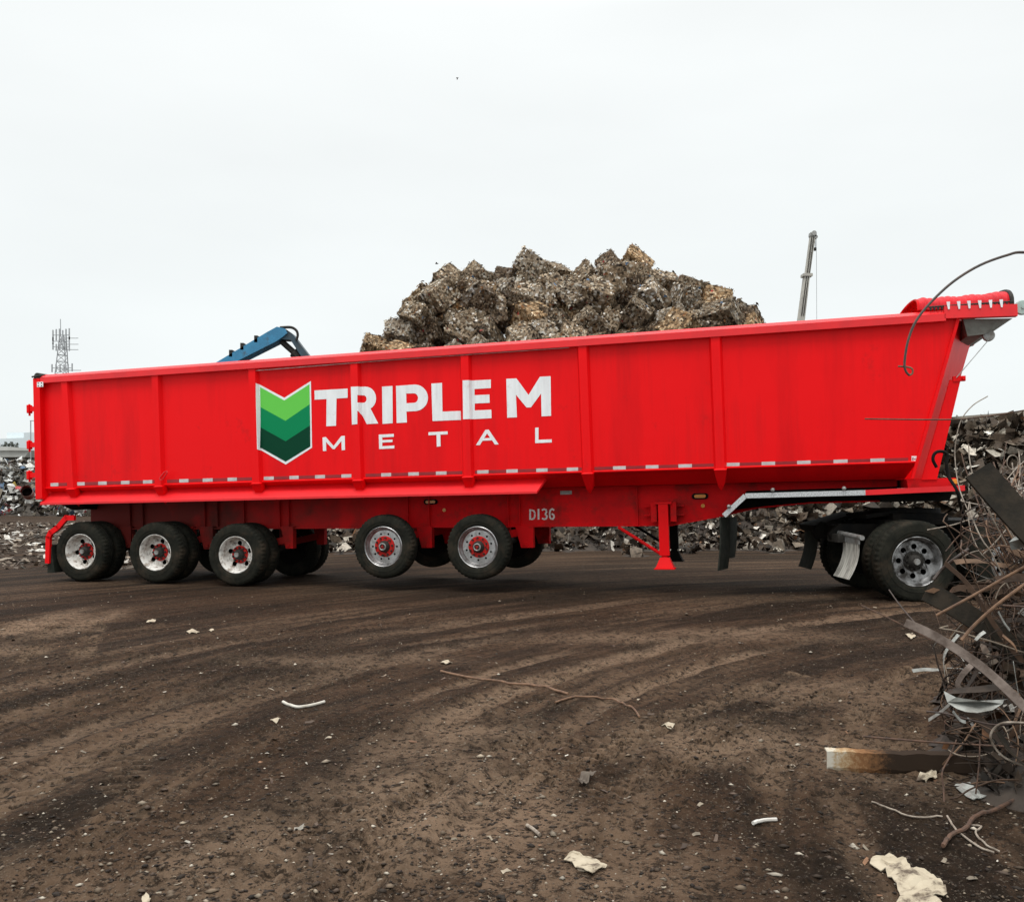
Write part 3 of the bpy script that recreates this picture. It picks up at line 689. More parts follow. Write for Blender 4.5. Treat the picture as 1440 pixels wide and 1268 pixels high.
for j, (px, py) in enumerate(((538, 768.6), (671, 769.2))):
    c_ = L(px, py, WY); axle_pts.append((c_.x, c_.z))
    for q, (y, fl) in enumerate(((WY, False), (W, True))):
        put_wheel(alloy, c_.x, y, c_.z, fl, .2 + j, first=(j == 0 and q == 0))
for s, z in axle_pts:
    b = MB(); b.tube([(s, .26, z), (s, W - .26, z)], .065, 12); b.build('axle', DARKSTEEL, trailer, smooth=True)
# suspension hangers and trailing arms
for (x0, x1, y1, dark) in ((455, 470, 770, 0), (225, 250, 768, 0), (345, 365, 768, 0)):
    pass
for px, wd, yb in ((262, .30, 771), (290, .30, 772), (404, .26, 771), (597, .30, 770), (738, .32, 770), (177, .25, 770)):
    a_ = L(px, 741, .62); c_ = L(px, yb, .62)
    for y0 in (.62, W - .62 - .12):
        b = MB(); b.prism([(a_.x - wd / 2, y0, a_.z + .01), (a_.x + wd / 2 - .02, y0, a_.z + .01), (c_.x + wd / 2 - .02, y0, c_.z), (c_.x - wd / 2 + .10, y0, c_.z)], (0, .12, 0))
        b.tube([(c_.x + .02, y0 - .02, c_.z + .06), (c_.x + .02, y0 + .14, c_.z + .06)], .035, 10)
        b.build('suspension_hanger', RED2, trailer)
for (s, z) in axle_pts:
    for y0 in (.66, W - .66 - .1):
        b = MB(); b.prism([(s - .12, y0, z + .02), (s + .62, y0, z + .16), (s + .62, y0, z + .28), (s - .12, y0, z + .14)], (0, .1, 0))
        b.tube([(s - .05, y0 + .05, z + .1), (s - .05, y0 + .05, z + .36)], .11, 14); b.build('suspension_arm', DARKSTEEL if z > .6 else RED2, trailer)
# rear fender bracket with flap
fo = -.02
ctr = [(104, 728), (92, 728), (80, 742), (70, 749), (67, 756), (66, 792)]
pts = [L(x, y, fo) for x, y in ctr]
b = MB()
for i in range(len(pts) - 1):
    d_ = (pts[i + 1] - pts[i]).normalized(); n_ = Vector((-d_.z, 0, d_.x)) * .045
    e0 = pts[i] - d_ * (.0 if i == 0 else .03); e1 = pts[i + 1] + d_ * (.0 if i == len(pts) - 2 else .012)
    b.prism([e0 - n_, e1 - n_, e1 + n_, e0 + n_], (0, .05 + .002 * i, 0))
b.build('fender_bracket', RED, trailer)
b = MB(); q = L(72, 797, .05)
b.prism([(q.x - .06, .02, q.z - .10), (q.x + .10, .02, q.z - .10), (q.x + .03, .02, q.z + .40), (q.x - .02, .02, q.z + .40)], (0, .60, 0))
b.build('mud_flap', FLAPM, trailer)
# landing gear
for y0, mt in ((.42, RED), (W - .55, BLACK)):
    sA = L(932, 709, .42); sB = L(934.5, 781, .42); sC = L(935, 800, .42)
    b = MB(); b.prism([(sA.x - .075, y0, sA.z), (sA.x + .075, y0, sA.z), (sB.x + .075, y0, sB.z), (sB.x - .075, y0, sB.z)], (0, .14, 0))
    b.tube([(sA.x, y0 - .012, sA.z - .09), (sA.x, y0 + .02, sA.z - .09)], .024, 10)
    leg = b.build('landing_leg', mt, trailer)
    b = MB(); b.tube([(sB.x, y0 + .07, sB.z + .005), (sB.x, y0 + .07, sB.z - .03)], .055, 12)
    zf = sC.z
    b.add([(sB.x + dx * .07, y0 + .07 + dy * .06, sB.z - .03) for dx, dy in ((-1, -1), (1, -1), (1, 1), (-1, 1))] + [(sB.x + dx * .14, y0 + .07 + dy * .12, zf + .015) for dx, dy in ((-1, -1), (1, -1), (1, 1), (-1, 1))],
          [(0, 1, 5, 4), (1, 2, 6, 5), (2, 3, 7, 6), (3, 0, 4, 7), (0, 3, 2, 1), (4, 5, 6, 7)])
    b.box((sB.x, y0 + .07, zf + .006), (.32, .27, .014)); b.build('foot', mt, leg)
    b = MB(); p1 = L(869, 741, .55); p2 = L(929, 779, .50); b.tube([(p1.x, y0 + .16, p1.z), (p2.x, y0 + .13, p2.z)], .026, 8); b.build('brace', RED2 if mt is RED else BLACK, leg)
    b = MB()
    for dx in (-.15, .15): b.box((sA.x + dx, y0 + .16, sA.z - .12), (.09, .16, .30))
    for dz in (-.03, -.17): b.box((sA.x, y0 + .22, sA.z + dz), (.62, .10, .018))
    b.box((sA.x, y0 + .1, sA.z + .02), (.26, .22, .03)); b.build('leg_bracket', RED2 if mt is RED else BLACK, trailer)
# marker lights, plate, fleet number
def marker(px, py, off, wd, ht, round_=False):
    c_ = L(px, py, off); b = MB()
    if round_:
        b.tube([(c_.x, off, c_.z), (c_.x, off - .02, c_.z)], wd / 2, 16)
        b.build('marker_light', AMBER, trailer)
    else:
        def stad(w_, h_): return [(c_.x + w_ / 2 * x_ + h_ / 2 * math.cos(a), c_.z + h_ / 2 * math.sin(a)) for x_, a in [(1, R(t)) for t in range(-90, 91, 30)] + [(-1, R(t)) for t in range(90, 271, 30)]]
        b.prism([(x, off, z) for x, z in stad(wd * .8, ht)], (0, -.018, 0)); hs = b.build('marker_light', BLACK, trailer)
        b = MB(); b.prism([(x, off - .018, z) for x, z in stad(wd * .62, ht * .55)], (0, -.016, 0)); b.build('lens', AMBER, hs)
marker(984.5, 697.5, FO - .005, .20, .095); marker(988.5, 711, FO - .005, .06, .06, True)
marker(606, 705.5, FO - .005, .20, .085); marker(625, 717, FO - .005, .06, .06, True)
b = MB(); c_ = L(796, 692.5, FO - .01); b.box(c_, (.19, .012, .06)); b.build('data_plate', STEEL, trailer)
def zp3(x, y): return (740 + x / 4, 600 + y / 4)
b = MB()
def stroke(pts, wd, fn):
    for i in range(len(pts) - 1):
        (x0, y0), (x1, y1) = pts[i], pts[i + 1]; dx, dy = x1 - x0, y1 - y0; ln = math.hypot(dx, dy); nx_, ny_ = -dy / ln * wd / 2, dx / ln * wd / 2
        ex, ey = dx / ln * wd * .25, dy / ln * wd * .25
        b.add([fn(x0 - ex + nx_, y0 - ey + ny_), fn(x1 + ex + nx_, y1 + ey + ny_), fn(x1 + ex - nx_, y1 + ey - ny_), fn(x0 - ex - nx_, y0 - ey - ny_)], [(0, 1, 2, 3)])
fnum = lambda x, y: L(*zp3(x, y), FO - .006)
stroke([(22, 466), (22, 520)], 10, fnum); stroke([(30, 468), (42, 472), (48, 484), (48, 504), (42, 516), (30, 520)], 9, fnum)
stroke([(69, 464), (69, 519)], 10, fnum)
stroke([(90, 468), (100, 463), (112, 467), (114, 480), (108, 489)], 9, fnum); stroke([(108, 492), (117, 502), (113, 516), (101, 520), (91, 515)], 9, fnum)
stroke([(155, 468), (146, 462), (136, 468), (132, 486), (133, 508), (140, 518), (150, 518), (157, 507), (154, 495), (145, 490)], 9, fnum)
b.build('fleet_number', STENCIL, trailer)
# reflective tape
dash = [(71, 82), (107, 119), (138, 150), (170, 182), (201, 214), (252, 265), (285, 299), (320, 333), (371, 385), (407, 420), (443, 457), (480, 494), (536, 550), (574, 589), (613, 628), (671, 687), (712, 728), (754, 770),
        (797, 813), (862, 880), (908, 926), (954, 973), (1022, 1040), (1071, 1090), (1121, 1140), (1172, 1192), (1224, 1244)]
bw = MB(); br_ = MB(); ln = lambda x: 681.3 - .02965 * (x - 77)
for i, (x0, x1) in enumerate(dash):
    q = [L(x0, ln(x0) - 2.5, -.006), L(x1, ln(x1) - 2.5, -.006), L(x1, ln(x1) + 2.3, -.006), L(x0, ln(x0) + 2.3, -.006)]
    bw = MB(); bw.prism(q, (0, .004, 0)); bw.build('white_reflector', TAPEW, trailer)
    x2 = dash[i + 1][0] if i + 1 < len(dash) else 1277
    gaps = [(x1, x2)]
    for (tx, ty), (bx, by) in RIBS:
        if x1 < bx < x2: gaps = [(x1, bx - 9), (bx + 9, x2)]
    for g0, g1 in gaps:
        if g1 - g0 > 2:
            q = [L(g0, ln(g0) - 2.3, -.005), L(g1, ln(g1) - 2.3, -.005), L(g1, ln(g1) + 2.1, -.005), L(g0, ln(g0) + 2.1, -.005)]
            br_ = MB(); br_.prism(q, (0, .003, 0)); br_.build('red_reflector', TAPER, trailer)
b = MB(); q = lambda x, y: L(1060 + x / 3.79, 600 + y / 3.79, -.007)
b.prism([q(841, 156), q(875, 155), q(876, 187), q(842, 188)], (0, .004, 0))
for x0, x1 in ((845, 851), (866, 872)): b.add([q(x0, 163) + Vector((0, -.002, 0)), q(x1, 163) + Vector((0, -.002, 0)), q(x1, 181) + Vector((0, -.002, 0)), q(x0, 181) + Vector((0, -.002, 0))], [(0, 1, 2, 3)], 1)
b.add([q(858.5 + 4 * math.cos(a), 172 + 4.5 * math.sin(a)) + Vector((0, -.002, 0)) for a in [R(t) for t in range(0, 360, 45)]], [tuple(range(8))], 1)
b.build('flag_sticker', [WHITEP, TAPER], trailer)
# lettering and shield: painted on the wall and over the ribs
def paint(name, shapes, mats, parent, out=.004):
    b = MB()
    for loops, mi, lift in shapes:
        b.disc([[(320 + x / 3, 500 + y / 3) for x, y in lp] for lp in loops], lambda x, y: L(x, y, 0) + Vector((0, -lift, 0)), mi)
    bm = bmesh.new(); vs_ = [bm.verts.new(v) for v in b.v]
    for f, mi in zip(b.f, b.m):
        try: ff = bm.faces.new([vs_[i] for i in f]); ff.material_index = mi
        except ValueError: pass
    for t_, q_ in RIBL:
        dirv = (t_ - q_).normalized(); nn = Vector((dirv.z, 0, -dirv.x))
        for d_ in (-WB, -WT, WT, WB):
            bmesh.ops.bisect_plane(bm, geom=bm.verts[:] + bm.edges[:] + bm.faces[:], plane_co=q_ + Vector((d_, 0, 0)), plane_no=nn, dist=1e-5)
    for v in bm.verts: v.co.y -= rib_out(v.co.x, v.co.z) + out
    bmesh.ops.recalc_face_normals(bm, faces=bm.faces[:])
    me = bpy.data.meshes.new(name); bm.to_mesh(me); bm.free()
    for mm in mats: me.materials.append(mm)
    o = bpy.data.objects.new(name, me); COL.objects.link(o); o.parent = parent; return o
def arc(cx, cy, rx, ry, a0, a1, n_=10): return [(cx + rx * math.cos(R(a0 + (a1 - a0) * i / n_)), cy + ry * math.sin(R(a0 + (a1 - a0) * i / n_))) for i in range(n_ + 1)]
T_ = [[(367, 147), (507, 139), (507, 178), (460, 181), (458, 296), (417, 298), (418, 183), (368, 186)]]
R_ = [[(524, 134), (580, 131)] + arc(583, 180, 44, 49, -90, 62, 12) + [(636, 286), (588, 289), (560, 235), (556, 235), (556, 290), (525, 293)], [(556, 168)] + arc(575, 183, 12, 15.5, -90, 90, 8) + [(556, 200)]]
I_ = [[(652, 131), (696, 128), (697, 285), (654, 288)]]
P_ = [[(711, 128), (788, 122)] + arc(790, 178, 56, 56, -88, 84, 14) + [(755, 236), (757, 282), (714, 284)], [(754, 160)] + arc(786, 179, 18, 20, -88, 88, 8) + [(755, 201)]]
L_ = [[(860, 118), (905, 115), (907, 236), (984, 233), (985, 271), (865, 276)]]
E_ = [[(998, 107), (1111, 101), (1111, 137), (1042, 141), (1042, 167), (1105, 164), (1106, 199), (1043, 202), (1043, 231), (1113, 228), (1114, 264), (1000, 270)]]
M_ = [[(1176, 98), (1219, 96), (1270, 166), (1318, 89), (1363, 87), (1365, 254), (1325, 256), (1323, 160), (1280, 218), (1262, 219), (1217, 165), (1221, 260), (1180, 262)]]
for q in (T_, R_, I_, P_, L_, E_, M_): paint('large_letter', [(q, 0, 0)], [WHITEP], trailer)
m_ = [[(401, 345), (415, 343), (448, 381), (480, 339), (495, 338), (496, 398), (482, 399), (481, 360), (452, 394), (444, 394), (416, 364), (417, 402), (403, 402)]]
e_ = [[(638, 333), (702, 330), (702, 342), (653, 345), (653, 356), (696, 354), (696, 364.5), (653, 366.5), (653, 382), (704, 379), (704, 391), (640, 394)]]
t_2 = [[(848, 323), (929, 319), (929, 332), (898, 333), (899, 382), (883, 384), (882, 334), (848, 336)]]
a_2 = [[(1048, 378), (1088, 313), (1102, 312), (1144, 374), (1128, 375), (1116, 357), (1076, 359), (1065, 377)], [(1083, 348), (1095, 328), (1108, 347)]]
l_2 = [[(1298, 304), (1312, 303), (1312, 355), (1368, 353), (1368, 366), (1298, 369)]]
for q in (m_, e_, t_2, a_2, l_2): paint('small_letter', [(q, 0, 0)], [WHITEP], trailer)
sh = [([[(128, 118), (240, 178), (352, 107), (357, 388), (246, 459), (135, 395)]], 0, 0),
      ([[(138, 133), (240, 189), (346, 121), (347.5, 205), (245, 275), (139.5, 217)]], 1, .003),
      ([[(139.5, 217), (245, 275), (347.5, 205), (349, 294), (246, 361), (141, 303)]], 2, .003),
      ([[(141, 303), (246, 361), (349, 294), (350, 383), (246, 447), (142, 389)]], 3, .003)]
paint('shield_emblem', sh, [WHITEP, GREEN1, GREEN2, GREEN3], trailer)
b = MB(); b.tube([L(x, y, -.115) for x, y in ((224.5, 674), (226, 670), (231, 664), (235, 662), (235.5, 664), (232, 669), (227.5, 675), (224.5, 674))], .012, 6); b.build('pull_handle', RED3, trailer)
# front bolster, side rail with diamond plate
b = MB(); p1 = L(1275, 682, .12); p2 = L(1345, 676, .12)
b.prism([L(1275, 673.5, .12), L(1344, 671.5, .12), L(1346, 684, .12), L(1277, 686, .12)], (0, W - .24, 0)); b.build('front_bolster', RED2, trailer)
b = MB(); c_ = L(1343, 677, .11); b.box(c_, (.07, .03, .07), bev=.008); b.build('marker_light', AMBER, trailer)
def strip(pts, hw, name, mt, th=.05, off=0.0, drop=0):
    b = MB(); P_ = [L(x, y, off) for x, y in pts]
    for i in range(len(P_) - 1):
        d_ = (P_[i + 1] - P_[i]).normalized(); n_ = Vector((-d_.z, 0, d_.x)) * hw
        b.prism([P_[i] - n_, P_[i + 1] - n_, P_[i + 1] + n_, P_[i] + n_], (0, th - .002 * i, 0))
    return b.build(name, mt, trailer)
strip([(1018, 725), (1048, 697), (1217, 692.5)], .036, 'diamond_plate_edge', SILVERTAPE)
strip([(1217, 692.5), (1357, 686)], .037, 'red_plate_edge', RED3)
b = MB(); P_ = [L(x, y, .06) for x, y in ((1018, 727), (1048, 699), (1217, 694.5), (1350, 688))]
for i in range(3): b.prism([P_[i] + Vector((0, 0, -.02)), P_[i + 1] + Vector((0, 0, -.02)), P_[i + 1], P_[i]], (0, W - .12, 0))
b.build('deck_plate', BLACK, trailer)
b = MB(); q = L(1262, 703, .7)
b.prism([L(1235, 697, .5), L(1340, 692, .5), L(1335, 704, .5), L(1240, 706, .5)], (0, W - 1.0, 0)); b.build('coupler_plate', BLACK, trailer)
for y0 in (FO - .03, W - FO + .02):  # added black sheets standing in for the shade under the frame neck
    b = MB(); lo_ = [L(1034, 717, FO - .03), L(1065, 712.5, FO - .03), L(1140, 705.5, FO - .03), L(1262, 702.5, FO - .03), L(1262, 684, FO - .03), L(1050, 690, FO - .03)]
    b.prism([Vector((q_.x, y0, q_.z)) for q_ in lo_], (0, .012, 0)); b.build('neck_shade_plate', BLACK, trailer)
for px, py in ((1086.5, 688.5), (1187, 686.5), (1025, 712)):
    c_ = L(px, py, -.02); b = MB(); b.lathe([(.0001, -.03), (.02, -.022), (.03, 0), (.0301, .02), (.0001, .02)], 14, c=(c_.x, -.02, c_.z)); b.build('chrome_stud', STEEL, trailer, smooth=True)
for px, y0, yb in ((1018, .0, 803), (1029, W - .62, 786)):
    a_ = L(px, 728, y0); c_ = L(px, yb, y0)
    b = MB(); V = [(a_.x + .02 * math.sin(k_ * 3) - .05 * k_, y0, a_.z + (c_.z - a_.z) * k_) for k_ in [i / 8 for i in range(9)]]
    b.ribbon([Vector(v) + Vector((0, .3, 0)) for v in V], .60, (.20, 1, 0), .02); b.build('mud_flap', FLAPM, trailer)
# tarp, its platform and hardware over the nose
sT0 = L(1292, 437, -.05).x; sT1 = L(1424, 428, -.05).x
pl = lerp_line(L(1300, 440, -.08), L(1430, 434, -.08))
sP0, sP1 = L(1328, 441, -.1).x, L(1431, 434, -.1).x
for y0 in (-.10, W - .02): b = MB(); b.prism([(sP0, y0, pl(sP0) - .09), (sP1, y0, pl(sP1) - .10), (sP1, y0, pl(sP1) + .06), (sP0, y0, pl(sP0) + .08)], (0, .12, 0)); b.build('tarp_sill', RED3, trailer)
b = MB(); u0, u1 = fx(z_t) + .06, sP1 - .03
b.prism([(u0, .03, pl(u0) - .09), (u1, .03, pl(u1) - .11), (u1 - .35, .03, pl(u1) - .30), (u0 + .05, .03, pl(u0) - .33)], (0, W - .06, 0)); b.build('canopy_underside', mat('underside_grey', (.16, .16, .14), (.09, .085, .07), rough=.7, scale=5), trailer)
b = MB(); NV = 90; NU = 26; V = []
for i in range(NV + 1):
    f = i / NV; s = sT0 + (sT1 - sT0) * f; hgt = .255 + .05 * f ** 3 + .010 * math.sin(f * 23) + (.030 * abs(math.sin(i * math.pi / 6))) + random.uniform(-.003, .003)
    if f < .05: hgt *= .9
    for j in range(NU + 1):
        a = math.pi * j / NU
        cy = W / 2 - math.cos(a) * (W / 2 + .02) * (1 + (.008 if i % 6 < 3 else 0))
        V.append((s, cy, pl(s) + .055 + hgt * (math.sin(a) ** .55 if j not in (0, NU) else 0)))
F = [(i * (NU + 1) + j, i * (NU + 1) + j + 1, (i + 1) * (NU + 1) + j + 1, (i + 1) * (NU + 1) + j) for i in range(NV) for j in range(NU)]
b.add(V, F); tarp = b.build('rolled_tarp', TARP, trailer, smooth=True)
for s, mt, r_ in ((sT0, RED2, .018), (sT1, DARKSTEEL, .028)):
    b = MB(); b.tube([(s, W / 2 - math.cos(math.pi * j / 24) * (W / 2 + .03), pl(s) + .05 + (.33 if mt is DARKSTEEL else .25) * math.sin(math.pi * j / 24) ** .55) for j in range(25)], r_, 8); b.build('tarp_hoop', mt, trailer, smooth=True)
for zx in (925, 983, 1040, 1100, 1160, 1220):
    c_ = L(1100 + zx / 3.96, 300 + (510 - (zx - 925) * .04) / 3.96, -.115); b = MB()
    b.prism([(c_.x - .022, -.115, c_.z + .045), (c_.x + .022, -.115, c_.z + .045), (c_.x + .016, -.115, c_.z - .06), (c_.x - .004, -.115, c_.z - .06)], (0, .012, 0)); b.build('tarp_strap', WHITEP, trailer)
b = MB(); p1, p2 = L(1306, 432, -.07), L(1424, 424, -.07); b.tube([p1, p2], .012, 6)
for k_ in range(22):
    q_ = p1.lerp(p2, (k_ + .5) / 22); b.box((q_.x, q_.y, q_.z - .02), (.022, .03, .05))
b.build('tarp_clips', DARKSTEEL, trailer)
b = MB(); c_ = L(1437.5, 432.5, .0); b.lathe([(.0001, -.03), (.09, -.03), (.10, -.02), (.10, .02), (.09, .03), (.0001, .03)], 28, c=(c_.x, 0, c_.z)); b.box((c_.x - .1, .06, c_.z), (.16, .04, .05))
b.tube([(c_.x, -.045, c_.z), (c_.x, .08, c_.z)], .02, 8); b.build('tarp_pulley', mat('pulley_grey_green', (.36, .46, .42), (.28, .36, .33), rough=.5), trailer, smooth=True)
b = MB(); c_ = L(1390, 472, .15); b.lathe([(.0001, -.03), (.07, -.03), (.08, -.02), (.06, 0), (.08, .02), (.07, .03), (.0001, .03)], 24, c=(c_.x, .15, c_.z)); b.build('tarp_pulley', STEEL, trailer, smooth=True)
b = MB(); b.tube([L(1391, 477, .12), L(1345, 531, .08)], .006, 5); b.build('tarp_cable', STEEL, trailer)

# ------------------------------------------------------------------ tractor unit under the trailer nose
TZ, TXc = 12.7, (1291 - CX) / FPX * 12.7
gzt = float(CAMH - (848 - HOR) / FPX * TZ)
tr = empty('tractor_truck', (TXc, TZ, gzt)); tag(tr, 'black highway tractor chassis with dual wheels coupled under the red trailer nose', 'truck')
RTT = .567; TW = 2.44
tw = make_wheel(RTT, 'tractor', tr); fst = True
for dx in (0, 1.36):
    for q, (y, fl) in enumerate(((0, 0), (.34, 0), (TW - .34, 1), (TW, 1))):
        put_wheel(tw, dx, y, RTT, bool(fl), random.uniform(0, 6), first=fst); fst = False
    b = MB(); b.tube([(dx, .3, RTT), (dx, TW - .3, RTT)], .08, 12); b.lathe([(.0001, -.2), (.18, -.15), (.2, 0), (.18, .15), (.0001, .2)], 20, c=(dx, TW / 2, RTT)); b.build('drive_axle', BLACK, tr, smooth=True)
for y0 in (.80, TW - .88):
    b = MB(); b.prism([(-.95, y0, .92), (-.9, y0, .80), (4.2, y0, .80), (4.2, y0, 1.06), (-.80, y0, 1.06)], (0, .08, 0)); b.build('frame_rail', BLACK, tr)
b = MB()
for dx in (-.7, .68, 2.2): b.box((dx, TW / 2, .93), (.12, TW - 1.78, .2))
b.build('crossmember', BLACK, tr)
b = MB(); b.lathe([(.0001, 0), (.48, 0), (.48, .06), (.0001, .07)], 32, axis='z', c=(.35, TW / 2, 1.22)); b.box((.35, TW / 2, 1.14), (.8, 1.0, .15)); b.box((-.15, TW / 2, 1.2), (.5, .8, .06), rot=Matrix.Rotation(R(-8), 3, 'Y')); b.build('fifth_wheel', BLACK, tr)
b = MB(); b.box((2.0, .25, .78), (.9, .5, .55), bev=.05); b.tube([(2.9, .3, .75), (4.1, .3, .75)], .32, 24); b.build('fuel_tank', BLACK, tr)
b = MB(); b.prism([(-.2, .62, 1.06), (2.4, .62, 1.06), (2.4, .62, 1.12), (-.2, .62, 1.12)], (0, TW - 1.24, 0)); b.build('deck_plate', BLACK, tr)
for y0, mt, wd, lab in ((.04, mat('flap_pale', (.50, .48, .43), (.16, .15, .13), rough=.55, scale=5, stretch=(1, 6, .6), lo=.42, hi=.62), .60, 'scuffed pale grey mud flap'), (TW - .66, FLAPM, .62, None)):
    b = MB(); V = []
    n_ = 9
    for i in range(n_):
        f = i / (n_ - 1); V.append((-.80 + .02 * math.sin(f * 3) - (.14 if mt is not FLAPM else .10) * f ** 2, y0 + wd / 2, .86 - .54 * f if mt is not FLAPM else .93 - .62 * f))
    b.ribbon(V, wd, (0, 1, 0), .012); o = b.build('mud_flap', mt, tr, smooth=True)
    if lab: o['label'] = lab
b = MB(); b.tube([(-.79, -.06, .90), (-.80, .86, .93)], .035, 12); b.box((-.80, .33, .85), (.02, .62, .08)); b.build('flap_hanger', STEEL, tr, smooth=True)
b = MB(); b.tube([(-.79, TW - .86, .95), (-.80, TW + .06, .95)], .035, 12); b.prism([(-.85, TW - .75, .92), (-.2, TW - .75, 1.16), (-.2, TW - .75, 1.20), (-.88, TW - .75, 1.0)], (0, .75, 0)); b.build('flap_hanger', BLACK, tr)
b = MB(); b.box((-.86, TW / 2 - .45, .86), (.10, .45, .12), bev=.01); b.build('tail_lamp', DARKSTEEL, tr)
# ------------------------------------------------------------------ baled scrap heap behind the trailer
BALEM = tint_mat('baled_scrap', rough=0.7, metal=0.0, vary=.3, spec=.12)
PAL_BALE = [(4, (0.115, 0.080, 0.048)), (5, (0.225, 0.163, 0.104)), (3.5, (0.34, 0.265, 0.185)), (1.6, (0.46, 0.41, 0.33)), (.6, (0.64, 0.60, 0.54)), (.5, (0.17, 0.085, 0.035)), (2, (0.045, 0.033, 0.023)), (.04, (.35, .04, .04)), (.03, (.08, .16, .28))]
PAL_KIND = [PAL_BALE, PAL_BALE, [(p_[0] * (2.2 if sum(p_[1]) > .75 else 1), tuple(np.array(p_[1]) * (1.15, 1.2, 1.28))) for p_ in PAL_BALE],
            [(p_[0], tuple(np.array(p_[1]) * (.62, .58, .56))) for p_ in PAL_BALE], [(p_[0], tuple(np.array(p_[1]) * (1.18, 1.02, .82))) for p_ in PAL_BALE], [(p_[0], tuple(np.array(p_[1]) * (1.2, 1.22, 1.25))) for p_ in PAL_BALE]]
def bale_mesh(seed):
    r = np.random.default_rng(seed); PB = PAL_KIND[seed % 6]
    bm = bmesh.new(); bmesh.ops.create_cube(bm, size=1); bmesh.ops.subdivide_edges(bm, edges=bm.edges[:], cuts=9, use_grid_fill=True)
    sx, sy, sz = r.uniform(.9, 1.25), r.uniform(.85, 1.1), r.uniform(.8, 1.0)
    ph = r.uniform(0, 50, 3); skew = r.uniform(-.14, .14, 4)
    for v in bm.verts:
        c = v.co.copy(); n_ = c.normalized()
        c = c.lerp(n_ * .62, .03)
        d = float(fbm(c.x * 2.2 + ph[0] + c.z * 1.7, c.y * 2.2 + ph[1] + c.z * 2.3, 3)) * .07 + r.uniform(-.012, .012)
        c = c + n_ * d
        c.x += skew[0] * c.z + skew[1] * c.y; c.y += skew[2] * c.x; c.z += skew[3] * c.x
        v.co = Vector((c.x * sx, c.y * sy, c.z * sz))
    bm.verts.index_update(); bm.normal_update()
    Vc = np.array([v.co[:] for v in bm.verts]); Nc = np.array([v.normal[:] for v in bm.verts])
    Fc = [[v.index for v in f.verts] for f in bm.faces]; bm.free()
    core = link_mesh('core', Vc, Fc, BALEM, fcol=np.concatenate([palette(len(Fc), PB) * .75, np.ones((len(Fc), 1))], 1))
    k = 1000; ii = r.integers(0, len(Vc), k)
    pos = Vc[ii] + r.normal(0, .025, (k, 3)); nr = Nc[ii] + r.normal(0, .15, (k, 3)); nr /= np.linalg.norm(nr, axis=1, keepdims=True)
    tg = np.cross(nr, r.normal(size=(k, 3))); tg /= np.linalg.norm(tg, axis=1, keepdims=True)
    L__ = .062 * np.minimum(r.lognormal(0, .5, k), 2.2)
    fl = scatter_mesh('fl', pos + Nc[ii] * .008, tg, nr, L__, L__ * r.uniform(.3, .8, k), r.uniform(-.4, .4, k), palette(k, PB), BALEM)
    o = join_meshes('bale_proto', [core, fl]); me = o.data; bpy.data.objects.remove(o); return me
BM = [bale_mesh(s) for s in range(9)]
prof = [(510, 494), (530, 470), (560, 452), (580, 430), (605, 402), (640, 386), (665, 374), (700, 378), (718, 378), (735, 360), (758, 356), (772, 368), (800, 370), (830, 376), (840, 364), (862, 358), (880, 352), (905, 360), (918, 378), (935, 386), (950, 402), (965, 394), (985, 398), (1000, 420), (1028, 420), (1050, 435), (1064, 456)]
pxs = [p_[0] for p_ in prof]; pys = [p_[1] for p_ in prof]
spots = []
row = 0; py = 500
while py > 350:
    px = 512 + (row % 2) * 19
    while px < 1064:
        jx, jy = px + random.uniform(-10, 10), py + random.uniform(-8, 8)
        railpx = 527 - (jx - 62) * .0725
        if jy < railpx + 22 and jy > np.interp(jx, pxs, pys) + 18: spots.append((jx, jy, 31.0 + (500 - py) * .030 + random.uniform(-.8, .6)))
        px += 39
    row += 1; py -= 26
for px in np.arange(524, 1058, 37): spots.append((px, float(np.interp(px, pxs, pys)) + 17, 31.3 + (500 - float(np.interp(px, pxs, pys))) * .028))
for k_ in range(90):
    px = random.uniform(540, 1040); lo_ = float(np.interp(px, pxs, pys)) + 34; hi_ = 512 - (px - 62) * .0725 + 14
    if lo_ < hi_: spots.append((px, random.uniform(lo_, hi_), 33.6 + random.uniform(-.3, .8)))
bales = []
special = {}
for i, (px, py, Z) in enumerate(spots):
    o = bpy.data.objects.new('scrap_bale', BM[random.randrange(9)]); COL.objects.link(o)
    p_ = at(px, py, Z); o.location = p_
    o.rotation_euler = (random.uniform(-.75, .75), random.uniform(-.75, .75), random.uniform(0, 6.28))
    s_ = random.uniform(.72, 1.05); o.scale = (s_, s_, s_)
    tag(o, 'crushed bale of rusty brown and grey scrap heaped above the trailer rail', 'scrap bale', 'scrap bales heaped behind the trailer')
    bales.append((px, py, o))
def relabel(px, py, text):
    o = min(bales, key=lambda q: (q[0] - px) ** 2 + (q[1] - py) ** 2)[2]; o['label'] = text
relabel(890, 370, 'scrap bale at the highest peak of the heap, right of its middle')
relabel(754, 373, 'scrap bale on the left one of the two peaks of the heap')
relabel(522, 487, 'leftmost small scrap bale where the heap meets the trailer rail')
relabel(1052, 450, 'rightmost scrap bale at the low right end of the heap')
def h_mound(x, y):
    return (5.6 + .09 * x + 1.5 * sstep(33.0, 35.5, y) * sstep(-3.5, 1, x) * sstep(8, 4.5, x)) * sstep(-9.5, -4.5, x) * sstep(13.5, 8.5, x) * sstep(0, 4.5, y - 27.8) * sstep(0, 7, 48 - y) - .05
tag(heap('crushed_scrap', h_mound, -10, 14, 27.5, 48, 6000, .25, PAL_SHRED, step=.6), 'mound of crushed scrap carrying the bales behind the trailer', 'scrap heap', kind='stuff')

